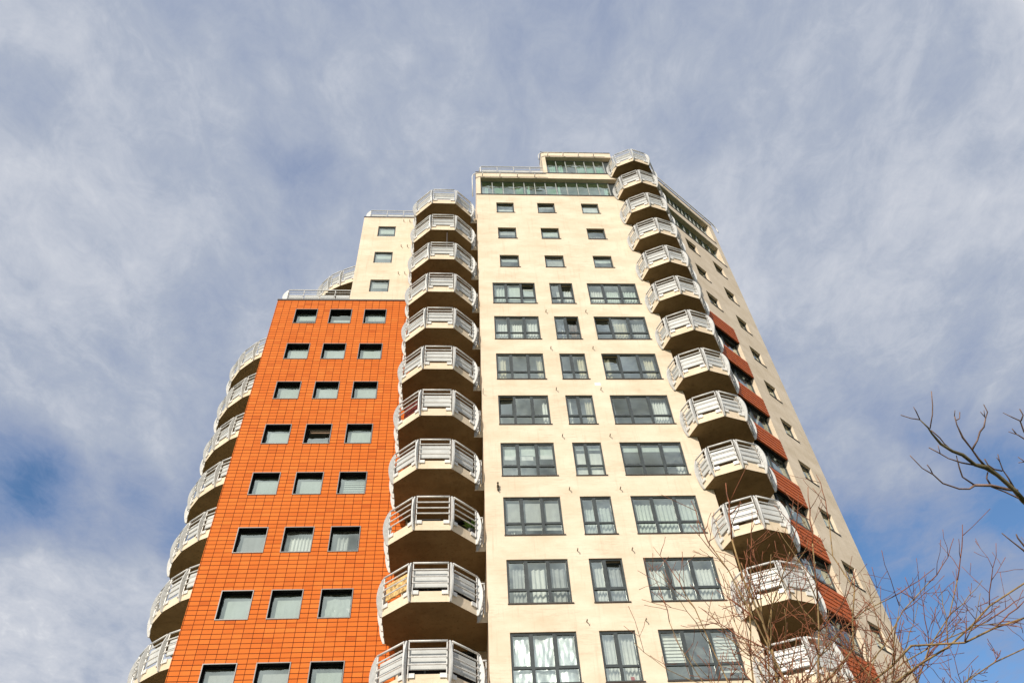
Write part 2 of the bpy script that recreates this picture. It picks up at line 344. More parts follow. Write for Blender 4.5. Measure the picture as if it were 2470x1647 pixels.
ZT = 14.12785                                   # top of the big windows in the lowest visible row
HB = 1.736; HS = 1.11; ZS0 = 36.3015
BW = [(1.6234, 3.7920, (2.315, 3.06)), (4.5406, 5.7321, (5.09,)), (6.4876, 9.0326, (7.295, 8.155))]
SW = [(2.0865, 3.1143), (4.5021, 5.5320), (7.1155, 8.1452)]
w_, c_, g_ = 'c_white', 'c_cream', 'c_grey'
BIG = {  # (row, column): (open sash, curtains)
 (0, 0): (None, [('foil', 0.0, 1.0, 0.0, 1.0, 'foil')]),
 (0, 1): (None, [('drape', 0.06, 0.48, 0.0, 0.93, w_), ('drape', 0.52, 0.94, 0.0, 0.93, w_), ('flat', 0.7, 0.8, 0.02, 0.14, 'c_red')]),
 (0, 2): (None, [('slats', 0.02, 0.31, 0.3, 0.97, w_), ('slats', 0.66, 0.98, 0.18, 0.97, w_), ('flat', 0.04, 0.1, 0.02, 0.07, 'c_green'), ('flat', 0.34, 0.38, 0.02, 0.09, w_)]),
 (1, 0): (None, [('drape', 0.10, 0.32, 0, 0.86, g_), ('drape', 0.40, 0.62, 0, 0.86, w_), ('drape', 0.72, 0.95, 0, 0.86, g_), ('flat', 0.88, 0.97, 0.0, 0.07, w_)]),
 (1, 1): (1, [('drape', 0.15, 0.5, 0, 0.86, w_), ('drape', 0.58, 0.95, 0, 0.84, g_)]),
 (1, 2): (None, [('drape', 0.06, 0.27, 0, 0.78, w_), ('drape', 0.40, 0.64, 0, 0.80, w_), ('drape', 0.70, 0.96, 0, 0.80, w_), ('flat', 0.03, 0.3, 0.02, 0.13, w_), ('flat', 0.36, 0.42, 0.02, 0.15, w_), ('flat', 0.7, 0.97, 0.02, 0.10, w_)]),
 (2, 0): (None, [('flat', 0.02, 0.98, 0.18, 0.9, g_), ('drape', 0.12, 0.19, 0, 0.7, w_)]),
 (2, 1): (None, [('drape', 0.06, 0.45, 0.0, 0.75, 'c_mint'), ('drape', 0.55, 0.95, 0.0, 0.8, 'c_mint'), ('flat', 0.6, 0.9, 0.02, 0.14, w_)]),
 (2, 2): (None, [('drape', 0.03, 0.99, 0.0, 0.86, 'c_mint'), ('flat', 0.05, 0.95, 0.02, 0.05, w_)]),
 (3, 0): (None, [('flat', 0.05, 0.27, 0.56, 0.68, w_), ('flat', 0.38, 0.6, 0.56, 0.70, w_), ('flat', 0.72, 0.97, 0.58, 0.70, w_), ('flat', 0.02, 0.98, 0.68, 0.98, 'c_mint')]),
 (3, 1): (None, [('flat', 0.05, 0.95, 0.0, 0.74, w_), ('flat', 0.05, 0.95, 0.86, 0.96, 'c_mint')]),
 (3, 2): (None, [('flat', 0.02, 0.98, 0.78, 0.97, 'c_mint'), ('drape', 0.86, 0.98, 0.0, 0.45, w_), ('flat', 0.62, 0.67, 0.02, 0.1, w_)]),
 (4, 0): (0, [('drape', 0.02, 0.05, 0, 0.9, w_), ('drape', 0.88, 0.97, 0, 0.9, w_)]),
 (4, 1): (None, [('drape', 0.04, 0.22, 0, 0.95, w_), ('drape', 0.72, 0.96, 0, 0.95, c_)]),
 (4, 2): (None, [('drape', 0.02, 0.08, 0, 0.9, w_), ('drape', 0.68, 0.97, 0, 0.93, w_), ('flat', 0.45, 0.56, 0.02, 0.1, 'c_peach')]),
 (5, 0): (None, [('drape', 0.03, 0.20, 0.0, 0.92, c_), ('drape', 0.86, 0.98, 0, 0.95, c_)]),
 (5, 1): (None, [('drape', 0.70, 0.97, 0, 0.98, c_)]),
 (5, 2): (0, [('drape', 0.02, 0.16, 0, 0.93, c_), ('drape', 0.78, 0.96, 0, 0.95, c_), ('flat', 0.17, 0.22, 0.02, 0.1, w_)]),
 (6, 0): (None, [('drape', 0.03, 0.30, 0.0, 0.80, w_), ('drape', 0.35, 0.62, 0, 0.80, w_), ('drape', 0.68, 0.97, 0, 0.82, w_), ('flat', 0.02, 0.10, 0.02, 0.16, 'c_red')]),
 (6, 1): (1, [('drape', 0.05, 0.46, 0.1, 0.8, 'c_blue'), ('drape', 0.52, 0.96, 0.05, 0.8, 'c_brown'), ('drape', 0.25, 0.6, 0.0, 0.55, w_)]),
 (6, 2): (0, [('drape', 0.38, 0.62, 0, 0.85, c_), ('drape', 0.70, 0.97, 0, 0.85, g_)]),
 (7, 0): (2, [('drape', 0.03, 0.33, 0, 0.95, 'c_mint'), ('flat', 0.36, 0.64, 0.2, 0.95, 'c_mint'), ('flat', 0.70, 0.97, 0.1, 0.80, 'c_mint')]),
 (7, 1): (1, [('drape', 0.3, 0.46, 0.3, 0.75, w_), ('drape', 0.55, 0.95, 0.1, 0.8, w_)]),
 (7, 2): (None, [('drape', 0.04, 0.34, 0, 0.75, w_), ('drape', 0.38, 0.62, 0, 0.78, 'c_mint'), ('drape', 0.70, 0.97, 0, 0.75, 'c_mint')]),
}
holes = []
KB = range(-5, 8)
for k in KB:
    for j, (a, b_, ms) in enumerate(BW): holes.append((a, b_, ZT+k*H-HB, ZT+k*H))
for k in range(3):
    for (a, b_) in SW: holes.append((a, b_, ZS0+k*H-HS, ZS0+k*H))
XE = 9.80
SILL1, FB1, FT1 = 42.88, 44.98, 45.62
SILL2, FB2, FT2 = 45.70, 47.93, 48.55
wall('cream_wall', FF, 0.93, XE, GZ, SILL1, holes, 0.30)
for k in KB:
    for j, (a, b_, ms) in enumerate(BW):
        op, cu = BIG.get((k, j), (None, [('drape', 0.05, 0.9, 0, 0.9, w_)]))
        z1 = ZT+k*H; window(FF, a, b_, z1-HB, z1, ms, z1-1.20, curtains=cu, open_=op, seed=k*3+j)
SM = {(2, 0): [('flat', 0.03, 0.97, 0.05, 0.60, w_)], (2, 1): [('flat', 0.05, 0.9, 0.8, 0.97, w_)], (2, 2): [('flat', 0.0, 1.0, 0, 1.0, w_)],
      (1, 0): [('flat', 0.05, 0.95, 0.6, 1.0, g_), ('drape', 0.85, 0.95, 0, 0.5, w_)], (1, 1): [('flat', 0.02, 0.98, 0.5, 1.0, 'c_mint'), ('drape', 0.88, 0.96, 0, 0.35, w_)], (1, 2): [('drape', 0.03, 0.97, 0, 0.55, 'c_brown'), ('drape', 0.2, 0.5, 0, 0.5, c_)],
      (0, 0): [('flat', 0.03, 0.97, 0.72, 0.97, 'c_mint')], (0, 1): [('flat', 0.03, 0.97, 0.0, 0.36, 'c_peach'), ('flat', 0.03, 0.97, 0.4, 0.97, g_)], (0, 2): [('flat', 0.0, 1, 0.66, 1.0, 'c_mint'), ('drape', 0.1, 0.95, 0, 0.42, w_)]}
for k in range(3):
    for j, (a, b_) in enumerate(SW):
        z1 = ZS0+k*H; window(FF, a, b_, z1-HS, z1, d0=0.10, curtains=SM[(k, j)], seed=40+k*3+j, fw_=0.045)

# orange wing
XO = [(-8.5416, -7.4570), (-6.7691, -5.6866), (-4.9937, -3.8989)]; ZO0 = 17.1358; HO = 1.1235
OZ1 = 34.80
OL, OR = -9.64, -2.14
holes = [(a, b_, ZO0+k*H-HO, ZO0+k*H) for k in range(-6, 7) for (a, b_) in XO]
wall('orange_tiled_wall', FO, OL, OR, GZ, OZ1-0.06, holes, 0.20, ('tile', 'black'), 1)
OC = {0: ['c_pale', 'c_pale', 'foilb'], 1: ['c_dull', 'dw', 'dg'], 2: ['c_pale', 'slw', 'sl'], 3: ['c_pale', None, 'c_pale'], 4: ['c_pale', 'c_pale', 'c_pale'], 5: ['w', 'w', 'w'], 6: ['hg', 'hw', 'hg'], -1: [g_, g_, 'w']}
def ocur(t):
    if t == 'foilb': return [('foil', 0, 1, 0, 1, 'c_pale'), ('flat', 0.3, 0.97, 0.35, 0.5, w_)]
    if t == 'dw': return [('drape', 0.03, 0.97, 0, 0.97, w_)]
    if t == 'dg': return [('drape', 0.05, 0.6, 0, 0.97, g_), ('drape', 0.35, 0.5, 0, 0.6, w_)]
    if t == 'slw': return [('flat', 0.02, 0.98, 0, 1, 'c_pale'), ('slats', 0.25, 0.95, 0, 0.5, w_)]
    if t == 'sl': return [('slats', 0.02, 0.98, 0, 0.98, 'c_pale')]
    if t == 'w': return [('flat', 0.02, 0.98, 0, 0.92, 'c_pale'), ('flat', 0.38, 0.98, 0, 0.28, w_)]
    if t == 'hg': return [('flat', 0.02, 0.98, 0.5, 1, 'c_pale')]
    if t == 'hw': return [('flat', 0.02, 0.98, 0.0, 0.55, 'c_pale'), ('flat', 0.3, 0.95, 0, 0.25, w_)]
    if t is None: return [('flat', 0.1, 0.95, 0.8, 0.95, 'c_peach'), ('flat', 0.0, 1.0, 0.0, 0.34, g_)]
    return [('flat', 0.0, 1.0, 0, 1.0, t)]
for k in range(-6, 7):
    for j, (a, b_) in enumerate(XO):
        z1 = ZO0+k*H
        w = window(FO, a+0.012, b_-0.012, z1-HO+0.012, z1-0.012, d0=0.17, fw_=0.030, curtains=ocur(OC.get(k, ['c_pale']*3)[j]), fmat='black', sill=False, seed=80+k*3+j, sash=False, open_=(0 if (k, j) == (3, 1) else None))
        tb = MB(); t_ = 0.032
        tb.box(a-t_, b_+t_, -0.028, 0.01, z1, z1+t_, FO); tb.box(a-t_, b_+t_, -0.028, 0.01, z1-HO-t_, z1-HO, FO)
        tb.box(a-t_, a, -0.028, 0.01, z1-HO, z1, FO); tb.box(b_, b_+t_, -0.028, 0.01, z1-HO, z1, FO)
        obj('trim', tb, 'trim', w)
BY = 37.0
# side of the orange wing, its roof edge and the taller cream wing beside it
mb = MB(); mb.quad((OL, BY, GZ), (OL, 25.8136, GZ), (OL, 25.8136, OZ1-0.06), (OL, BY, OZ1-0.06)); obj('orange_side_wall', mb, 'cream', T, recalc=False)
mb = MB(); mb.box(OL-0.02, -5.9-0.004, 25.8136-0.03, 26.05, OZ1-0.06, OZ1+0.03); mb.box(-5.9-0.004, -2.6, 25.8136-0.03, 25.81, OZ1-0.06, OZ1+0.03); mb.box(OL-0.02, OL+0.2, 26.05, BY, OZ1-0.06, OZ1+0.03); obj('roof_coping', mb, 'coping', T)
mb = MB(); mb.box(OL+0.2, -5.9-0.004, 26.05, BY, OZ1-0.3, OZ1-0.02); obj('roof', mb, 'roofing', T)
WX0, WZ1 = -5.90, 43.36
WW = (-4.955, -3.913); wz = [42.28, 39.48, 36.70]
wall('cream_wing_wall', FO, WX0, 0.93, OZ1-0.06, WZ1-0.06, [(WW[0], WW[1], z-1.13, z) for z in wz], 0.22)
for i, z in enumerate(wz):
    window(FO, WW[0], WW[1], z-1.13, z, d0=0.05, fw_=0.045, seed=120+i, sill=False, curtains=[[('flat', 0, 1, 0.5, 1, 'c_mint')], [('flat', 0, 1, 0.6, 1, 'c_mint')], [('flat', 0.02, 0.98, 0.5, 1, 'c_grey'), ('flat', 0.05, 0.58, 0.03, 0.25, w_)]][i])
mb = MB(); mb.quad((WX0, BY, OZ1-0.3), (WX0, 25.8136, OZ1-0.3), (WX0, 25.8136, WZ1-0.06), (WX0, BY, WZ1-0.06)); obj('cream_wing_side', mb, 'cream', T, recalc=False)
mb = MB(); mb.box(WX0-0.02, 0.925, 25.8136-0.03, 26.02, WZ1-0.06, WZ1+0.02); mb.box(WX0-0.02, WX0+0.2, 26.02, BY, WZ1-0.06, WZ1+0.02); obj('roof_coping', mb, 'coping', T)
mb = MB(); mb.box(WX0+0.2, 0.925, 26.02, BY, WZ1-0.3, WZ1-0.04); obj('roof', mb, 'roofing', T)
# recess rear wall between wing and tower (below the wing), with one dark glazed door per storey
ZB0 = 39.806                                     # underside of the topmost centre balcony
mb = MB(); mb.quad(FO(OR, 0.02, GZ), FO(0.93, 0.02, GZ), FO(0.93, 0.02, OZ1), FO(OR, 0.02, OZ1)); obj('recess_wall', mb, 'cream', T, recalc=False)

# tower left side
mb = MB(); mb.quad((0.93, BY, GZ), (0.93, 23.854, GZ), (0.93, 23.854, SILL1), (0.93, BY, SILL1)); obj('cream_side_wall', mb, 'cream', T, recalc=False)
# right-hand face
UE, US = 8.64, 1.30
ZR0 = 41.9067
RW = (6.3430, 7.3668); RI = (3.72, 4.78)
BZ0, BZ1, BU0, BU1 = 30.38, 32.02, 2.45, 5.20     # bay window strip, z of the topmost bay window
holes = [(RW[0], RW[1], ZR0-k*H-1.10, ZR0-k*H) for k in range(0, 15)]
holes += [(RI[0], RI[1], ZR0+0.10-k*H-1.10, ZR0+0.10-k*H) for k in range(3)]
holes += [(BU0, BU1, GZ, 34.05)]
wall('cream_wall', FR, US, UE, GZ, SILL1, holes, 0.30)
for k in range(14):
    z1 = ZR0-k*H; window(FR, RW[0], RW[1], z1-1.10, z1, d0=0.13, fw_=0.04, seed=140+k, curtains=[('flat', 0.05, 0.95, 0.55, 0.95, 'c_mint')] if k % 3 else [('drape', 0.6, 0.95, 0, 0.95, w_)])
for k in range(3):
    z1 = ZR0+0.10-k*H; window(FR, RI[0], RI[1], z1-1.10, z1, d0=0.13, fw_=0.04, seed=160+k, curtains=[('flat', 0.1, 0.9, 0.4, 0.95, 'c_grey')])
for k in range(13):                              # stacked bay: terracotta boards over a wide window
    zt = 34.05-k*H
    if zt-3 < GZ: break
    pb = MB(); n = 6; hh = 1.24 if k else 1.24
    z0p = zt-hh if k == 0 else zt-hh+0.0
    for i in range(n):
        a = z0p + i*hh/n
        pb.hexa([FR(BU0+0.02, -0.040, a), FR(BU1-0.01, -0.040, a), FR(BU1-0.01, 0.04, a), FR(BU0+0.02, 0.04, a), FR(BU0+0.02, -0.02, a+hh/n-0.014), FR(BU1-0.01, -0.02, a+hh/n-0.014), FR(BU1-0.01, 0.04, a+hh/n-0.014), FR(BU0+0.02, 0.04, a+hh/n-0.014)])
    obj('spandrel_panel', pb, 'terra', T)
    bk = MB(); bk.box(BU0+0.005, BU1-0.005, 0.045, 0.28, z0p+0.002, zt-0.002, FR); obj('spandrel_backing', bk, 'black', T)
    z1 = z0p-0.01; zb = zt-H+0.01
    window(FR, BU0+0.01, BU1-0.01, zb, z1, (3.15, 3.85), zb+0.42, d0=0.20, fw_=0.05, sill=False, seed=180+k, curtains=[('flat', 0.6, 0.95, 0.5, 0.95, 'c_grey')] if k % 2 else [])
# far end of the right face and the back
e0 = FR(UE, 0, 0); mb = MB()
for (p, q) in (((e0.x, e0.y), (e0.x-2.2, BY)), ((e0.x-2.2, BY), (OL, BY))):
    zt = FT2 if p[0] == e0.x else OZ1
    mb.quad((p[0], p[1], GZ), (q[0], q[1], GZ), (q[0], q[1], zt), (p[0], p[1], zt))
mb.quad((e0.x-2.2, BY, OZ1), (0.93, BY, OZ1), (0.93, BY, FT1), (e0.x-2.2, BY, FT1)); mb.quad((0.93, BY, OZ1), (WX0, BY, OZ1), (WX0, BY, WZ1-0.1), (0.93, BY, WZ1-0.1))
obj('rear_wall', mb, 'cream', T)

# recess at the corner: two return walls and a rear wall with dark doors
inw = Vector((-math.sin(YA/2), math.cos(YA/2)))
c0 = Vector((XE, 23.854)); c1 = FR(US, 0, 0).xy; d0_ = c0+inw*2.3; d1_ = c1+inw*2.3
mb = MB()
for p, q in ((c0, d0_), (d0_, d1_), (d1_, c1)): mb.quad((p.x, p.y, GZ), (q.x, q.y, GZ), (q.x, q.y, FB2), (p.x, p.y, FB2))
obj('recess_wall', mb, 'cream', T, recalc=False)

# penthouse storeys
def glazing(fr, ua, ub, z0, z1, n, dep, seed, ends=(True, True)):
    """long strip of panes between slim pale mullions, set back under a fascia"""
    mb = MB(); pn = MB(); st = (ub-ua)/n
    mb.box(ua, ub, dep, dep+0.05, z0, z0+0.06, fr); mb.box(ua, ub, dep, dep+0.05, z1-0.05, z1, fr)
    for i in range(n+1): u = ua+st*i; mb.box(u-0.025, u+0.025, dep-0.01, dep+0.05, z0+0.06, z1-0.05, fr)
    pn.quad(fr(ua, dep+0.03, z0+0.06), fr(ub, dep+0.03, z0+0.06), fr(ub, dep+0.03, z1-0.05), fr(ua, dep+0.03, z1-0.05))
    w = obj('penthouse_window', mb, 'mull', T, origin=fr(ua, dep, z0)); obj('pane', pn, 'glass_g', w)
    rnd = random.Random(seed)
    return w, st
def add_curt(w, fr, u0, u1, z0, z1, d, kind, m_, seed): obj('curtain', curtain_mesh(fr, u0, u1, z0, z1, d, kind, seed), m_, w, smooth=kind == 'drape')
w, st = glazing(FF, 1.27, 9.19, SILL1, FB1, 12, 0.28, 1)
for (i0, i1, m_, k_) in ((0.25, 0.6, w_, 'drape'), (1.1, 1.95, 'c_green', 'flat'), (3.1, 3.9, 'c_green', 'flat'), (4.25, 4.5, w_, 'drape'), (6.1, 7.0, 'c_green', 'flat'), (7.2, 7.45, w_, 'drape'), (11.6, 11.95, w_, 'drape')):
    add_curt(w, FF, 1.27+st*i0, 1.27+st*i1, SILL1+0.1, FB1-0.45, 0.5, k_, m_, int(i0*10))
w, st = glazing(FF, 5.53, 9.25, SILL2, FB2, 6, 0.28, 2)
for (i0, i1, m_) in ((0.1, 0.95, w_), (1.05, 1.7, w_), (3.2, 4.0, w_), (4.05, 4.95, 'c_mint'), (5.05, 5.95, 'c_mint')):
    add_curt(w, FF, 5.53+st*i0, 5.53+st*i1, SILL2+0.06, FB2-0.4, 0.5, 'drape', m_, int(i0*10))
w, st = glazing(FR, 2.2, 8.02, SILL1, FB1, 9, 0.30, 3)
for i in range(9): add_curt(w, FR, 2.2+st*(i+0.1), 2.2+st*(i+0.5), SILL1+0.1, FB1-0.5, 0.5, 'drape', w_ if i % 3 else 'c_mint', i)
w, st = glazing(FR, 2.2, 8.02, SILL2, FB2, 14, 0.30, 4)
for i in range(0, 14, 2): add_curt(w, FR, 2.2+st*(i+0.1), 2.2+st*(i+0.8), SILL2+0.1, FB2-0.5, 0.5, 'drape', w_ if i % 4 else 'c_mint', i)
# dark side posts closing the glazing beside the corner recess
mb = MB(); mb.box(9.19, XE, 0.30, 0.36, SILL1, FB1, FF); mb.box(9.25, XE, 0.30, 0.36, SILL2, FB2, FF); mb.box(US, 2.2, 0.32, 0.38, SILL1, FB1, FR); mb.box(US, 2.2, 0.32, 0.38, SILL2, FB2, FR)
obj('grey_side_panel', mb, 'frame', T)
# end walls of the glazed storeys, fascias and copings
cx = FR(0, 0, 0)
def band(name, m_, z0, z1, x0, out, dep, ue):
    """L-shaped band along the front and the right face, broken at the corner recess"""
    obj(name, MB().box(x0, XE, -out, dep, z0, z1, FF), m_, T); obj(name, MB().box(US, ue, -out, dep, z0, z1, FR), m_, T)
band('fascia', 'cream', FB1, FT1, 0.93, 0.0, 0.9, UE)
band('fascia', 'cream', FB2, FT2-0.05, 5.22, 0.0, 0.9, UE)
band('sill_band', 'coping', SILL1-0.07, SILL1+0.01, 0.93, 0.03, 0.5, 8.2)
mb = MB(); mb.box(0.91, 5.44, -0.025, 0.5, FT1, FT1+0.06, FF); mb.box(5.44, XE, -0.03, 0.5, SILL2-0.08, SILL2, FF); mb.box(US, 8.15, -0.03, 0.5, SILL2-0.08, SILL2, FR); obj('sill_band', mb, 'coping', T)
mb = MB(); mb.box(5.20, XE, -0.025, 0.9, FT2-0.05, FT2+0.02, FF); mb.box(US, UE+0.02, -0.025, 0.9, FT2-0.05, FT2+0.02, FR); obj('roof_coping', mb, 'coping', T)
mb = MB()
for a in ((0.93, 1.2, 0.0, 0.9, SILL1+0.01, FB1, FF), (5.22, 5.46, 0.0, 0.9, SILL2, FB2, FF), (8.08, UE, 0.0, 0.9, SILL1+0.01, FB1, FR), (8.1, UE, 0.0, 0.9, SILL2, FB2, FR), (0.931, 1.15, 0.9, 13.0, SILL1+0.01, FB1, FF), (5.221, 5.4, 0.9, 13.0, FT1, FB2, FF), (8.101, UE-0.001, 0.0, 0.9, FT1+0.001, SILL2-0.001, FR)):
    obj('end_wall', MB().box(*a), 'cream', T)
# storey slabs and partitions seen through the glass
foot = [(1.0, 24.25), (9.6, 24.25), (d0_.x-0.05, d0_.y+0.1), (d1_.x+0.05, d1_.y+0.15), (FR(US+0.1, 0.42, 0).x, FR(US+0.1, 0.42, 0).y), (FR(UE-0.1, 0.42, 0).x, FR(UE-0.1, 0.42, 0).y), (e0.x-2.3, BY-0.1), (1.0, BY-0.1)]
mb = MB()
for k in range(-1, 15):
    z = 39.806-k*H
    if z > 41: zz = z
    mb.prism(foot, z+2.8-H, z+2.8-H+0.25)
mb.prism(foot, 44.985, 45.3); mb.prism(foot, 42.60, 42.80)
mb.prism([(5.3, 24.3)]+[(9.6, 24.25)]+foot[2:7]+[(5.3, BY-0.1)], 47.94, 48.3)
for k in range(0, 15):
    z = 39.806-k*H; mb.box(OL+0.1, OR-0.05, 26.15, BY-0.1, z, z+0.25) if z < 34 else mb.box(WX0+0.1, 0.9, 26.15, BY-0.1, z, z+0.25)
mb.box(1.0, 9.6, 27.6, 27.7, GZ, 47.9); mb.box(OL+0.1, OR-0.05, 29.4, 29.5, GZ, OZ1-0.4); mb.box(WX0+0.1, 0.9, 28.9, 29.0, OZ1, WZ1-0.4)
mb.box(1.5, UE-0.2, 3.0, 3.1, GZ, 47.9, FR); mb.box(4.15, 4.25, 24.3, 27.5, GZ, 44.9); mb.box(6.05, 6.15, 24.3, 27.5, GZ, 44.9)
mb.box(-7.15, -7.05, 26.3, 29.3, GZ, 34.4); mb.box(-5.38, -5.28, 26.3, 29.3, GZ, 34.4)
mb.box(1.0, 1.1, 24.3, 27.5, GZ, 44.9); mb.box(5.6, 5.7, 0.45, 2.9, GZ, 44.9, FR)
obj('interior_wall', mb, 'inner', T)
mb = MB(); mb.prism([(0.95, 24.3), (9.7, 24.3)]+foot[2:7]+[(0.95, BY)], FT1-0.15, FT1-0.02); mb.prism([(5.3, 24.4), (9.7, 24.4)]+foot[2:7]+[(5.3, BY)], FT2-0.2, FT2-0.06); obj('roof', mb, 'roofing', T)

# ------------------------------------------------------------------ balconies
SLAB = 0.39; HR = 1.02
def rail_run(P, Q, zf, nrm, hand, bars, lift=0.0, ends=(1, 1)):
    """handrail, three bars and slim uprights of one facet"""
    P = Vector(P); Q = Vector(Q); t = (Q-P).normalized(); n = Vector(nrm)
    a = P+t*0.05; b_ = Q-t*0.05
    def at(p, o, z): return (p.x+n.x*o, p.y+n.y*o, zf+z)
    hand.tube([at(a, 0.07, HR), at(b_, 0.07, HR)], 0.034, 8)
    for z in (0.24, 0.48, 0.73): bars.tube([at(a+t*0.03, 0.12, z), at(b_-t*0.03, 0.12, z)], 0.024, 6)
    for p in (a+t*0.02, b_-t*0.02):
        bars.tube([at(p, 0.065, -0.16), at(p, 0.065, HR-0.03)], 0.019, 5)
        for z in (0.24, 0.48, 0.73): bars.tube([at(p, 0.06, z), at(p, 0.125, z)], 0.014, 4)
def facet_n(P, Q, cen):
    t = (Vector(Q)-Vector(P)).normalized(); n = Vector((t.y, -t.x))
    if n.dot((Vector(P)+Vector(Q))/2-Vector(cen)) < 0: n = -n
    return n
def fin_mesh(p, dirn, z0, z1, bulge=0.19, th=0.05):
    mb = MB(); d = Vector(dirn).normalized(); s_ = Vector((-d.y, d.x))*th/2; N = 12; L = []
    for i in range(N+1):
        t = i/N; z = z0+(z1-z0)*t; ro = 0.035+bulge*math.sin(PI*min(1, t*0.96+0.02))**0.8; ri = -0.02+0.03*math.sin(PI*t)
        row = []
        for (r_, sg) in ((ri, -1), (ro, -1), (ro, 1), (ri, 1)):
            q = Vector(p)+d*r_+s_*sg; row.append(mb.bm.verts.new((q.x, q.y, z)))
        L.append(row)
    for i in range(N):
        for k in range(4): mb.bm.faces.new((L[i][k], L[i][(k+1) % 4], L[i+1][(k+1) % 4], L[i+1][k]))
    mb.bm.faces.new(L[0][::-1]); mb.bm.faces.new(L[-1]); return mb
def balcony(outline, verts, zb, skip_panel=(), special=None, extra_rails=(), fin_at=None, split=()):
    """outline: slab plan; verts: the railing corners in order"""
    cen = Vector((sum(p[0] for p in outline)/len(outline), sum(p[1] for p in outline)/len(outline)))
    mb = MB(); mb.prism(outline, zb, zb+SLAB)
    sc = [tuple(Vector(p)+(Vector(p)-cen).normalized()*0.014) for p in outline]
    mb.bm.faces.ensure_lookup_table(); mb.bm.normal_update()
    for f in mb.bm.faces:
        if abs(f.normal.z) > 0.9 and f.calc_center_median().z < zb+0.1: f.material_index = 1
    n0 = len(mb.bm.faces); zf = zb+SLAB
    for i in range(len(verts)-1):
        P, Q = verts[i], verts[i+1]; n = facet_n(P, Q, cen); t = (Vector(Q)-Vector(P)).normalized(); L = (Vector(Q)-Vector(P)).length
        for s0, s1 in ((0.07, 0.07+min(0.2, L*0.2)), (L-0.07-min(0.2, L*0.2), L-0.07)):
            def fr(u, d, z, P=Vector(P), t=t, n=n): q = P+t*u-n*d; return Vector((q.x, q.y, z))
            mb.box(s0, s1, -0.045, 0.01, zf-0.13, zf+0.01, fr)
    mb.bm.faces.ensure_lookup_table()
    for f in mb.bm.faces[n0:]: f.material_index = 2
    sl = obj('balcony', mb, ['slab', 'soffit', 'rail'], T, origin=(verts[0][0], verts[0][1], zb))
    zf = zb+SLAB; hand, bars = MB(), MB()
    for i in range(len(verts)-1):
        P, Q = verts[i], verts[i+1]; n = facet_n(P, Q, cen); t = (Vector(Q)-Vector(P)).normalized()
        rail_run(P, Q, zf, n, hand, bars)
        L = (Vector(Q)-Vector(P)).length
        def fr(u, d, z, P=Vector(P), t=t, n=n): q = P+t*u-n*d; return Vector((q.x, q.y, z))
        if i in skip_panel: continue
        pm = MB(); pm.box(0.09, L-0.07, 0.03, 0.05, zf+0.15, zf+0.78, fr)
        obj('panel', pm, (special or {}).get(i, 'panel'), sl)
    for P, Q in extra_rails:
        n = facet_n(P, Q, cen+Vector((0, 3))); rail_run(P, Q, zf, n, hand, bars)
    obj('handrail', hand, 'rail', sl, smooth=True); obj('railing', bars, 'rail', sl)
    for i, p in enumerate(verts):
        if fin_at is not None and i not in fin_at: continue
        ns = Vector((0, 0))
        if i > 0: ns += facet_n(verts[i-1], p, cen)
        if i < len(verts)-1: ns += facet_n(p, verts[i+1], cen)
        obj('fin', fin_mesh(p, ns, zb-0.01, zf+HR+0.03), 'fin', sl)
    return sl
# centre column
CO = [(-2.20, 25.80), (-2.28, 25.46), (-2.53, 25.20), (-2.53, 23.60), (-1.60, 22.755), (-0.31, 22.765), (0.57, 23.60), (0.57, 24.03), (0.925, 24.03), (0.925, 25.80)]
CV = [(-2.53, 25.20), (-2.54, 24.42), (-2.53, 23.60), (-1.60, 22.755), (-0.31, 22.765), (0.57, 23.60), (0.58, 24.00)]
cb = None
protoC = balcony(CO, CV, ZB0, skip_panel=(5,), extra_rails=[((0.60, 24.0), (0.90, 24.0))])
for k in range(1, 14):
    if k == 8: balcony(CO, CV, ZB0-k*H, skip_panel=(0, 1, 2, 3, 4, 5), extra_rails=[((0.60, 24.0), (0.90, 24.0))])
    elif k == 6: balcony(CO, CV, ZB0-k*H, skip_panel=(2, 5), extra_rails=[((0.60, 24.0), (0.90, 24.0))])
    elif k == 9: balcony(CO, CV, ZB0-k*H, skip_panel=(5,), special={2: 'bamboo'}, extra_rails=[((0.60, 24.0), (0.90, 24.0))])
    else: copy_tree(protoC, T, (0, 0, -k*H))
# right column, on the corner
W5 = FR(1.50, 0, 0); W4 = (12.28, 24.02)
RO = [(XE, 23.86), (9.44, 23.85), (9.70, 23.09), (10.69, 22.64), (11.67, 22.95), W4, (W5.x, W5.y), (FR(US, 0.01, 0).x, FR(US, 0.01, 0).y), (d1_.x, d1_.y), (d0_.x, d0_.y)]
RV = [(9.44, 23.82), (9.70, 23.09), (10.69, 22.64), (11.67, 22.95), W4, (W5.x+0.02, W5.y-0.03)]
ZRB = 45.20
protoR = balcony(RO, RV, ZRB)
for k in range(1, 16): copy_tree(protoR, T, (0, 0, -k*H))
# left column, on the side of the orange wing
ZLB = 31.86
LO = [(-9.64, 27.00), (-10.59, 27.50), (-11.42, 28.20), (-11.98, 29.00), (-12.32, 29.95), (-12.30, 30.75), (-11.7, 31.6), (-10.7, 32.2), (-9.64, 32.4)]
LV = LO
protoL = balcony(LO, LV, ZLB)
for k in range(1, 12): copy_tree(protoL, T, (0, 0, -k*H))
dx, dy = WX0-OL, -0.62
UO = [(-5.9, 26.42), (-6.78, 26.78), (-7.46, 27.15), (-8.05, 27.75), (-8.42, 28.55), (-8.50, 29.4), (-8.1, 30.3), (-7.2, 30.9), (-5.9, 31.0)]
balcony(UO, UO, 37.46); balcony(UO, UO, 40.26-0.0001) if False else None
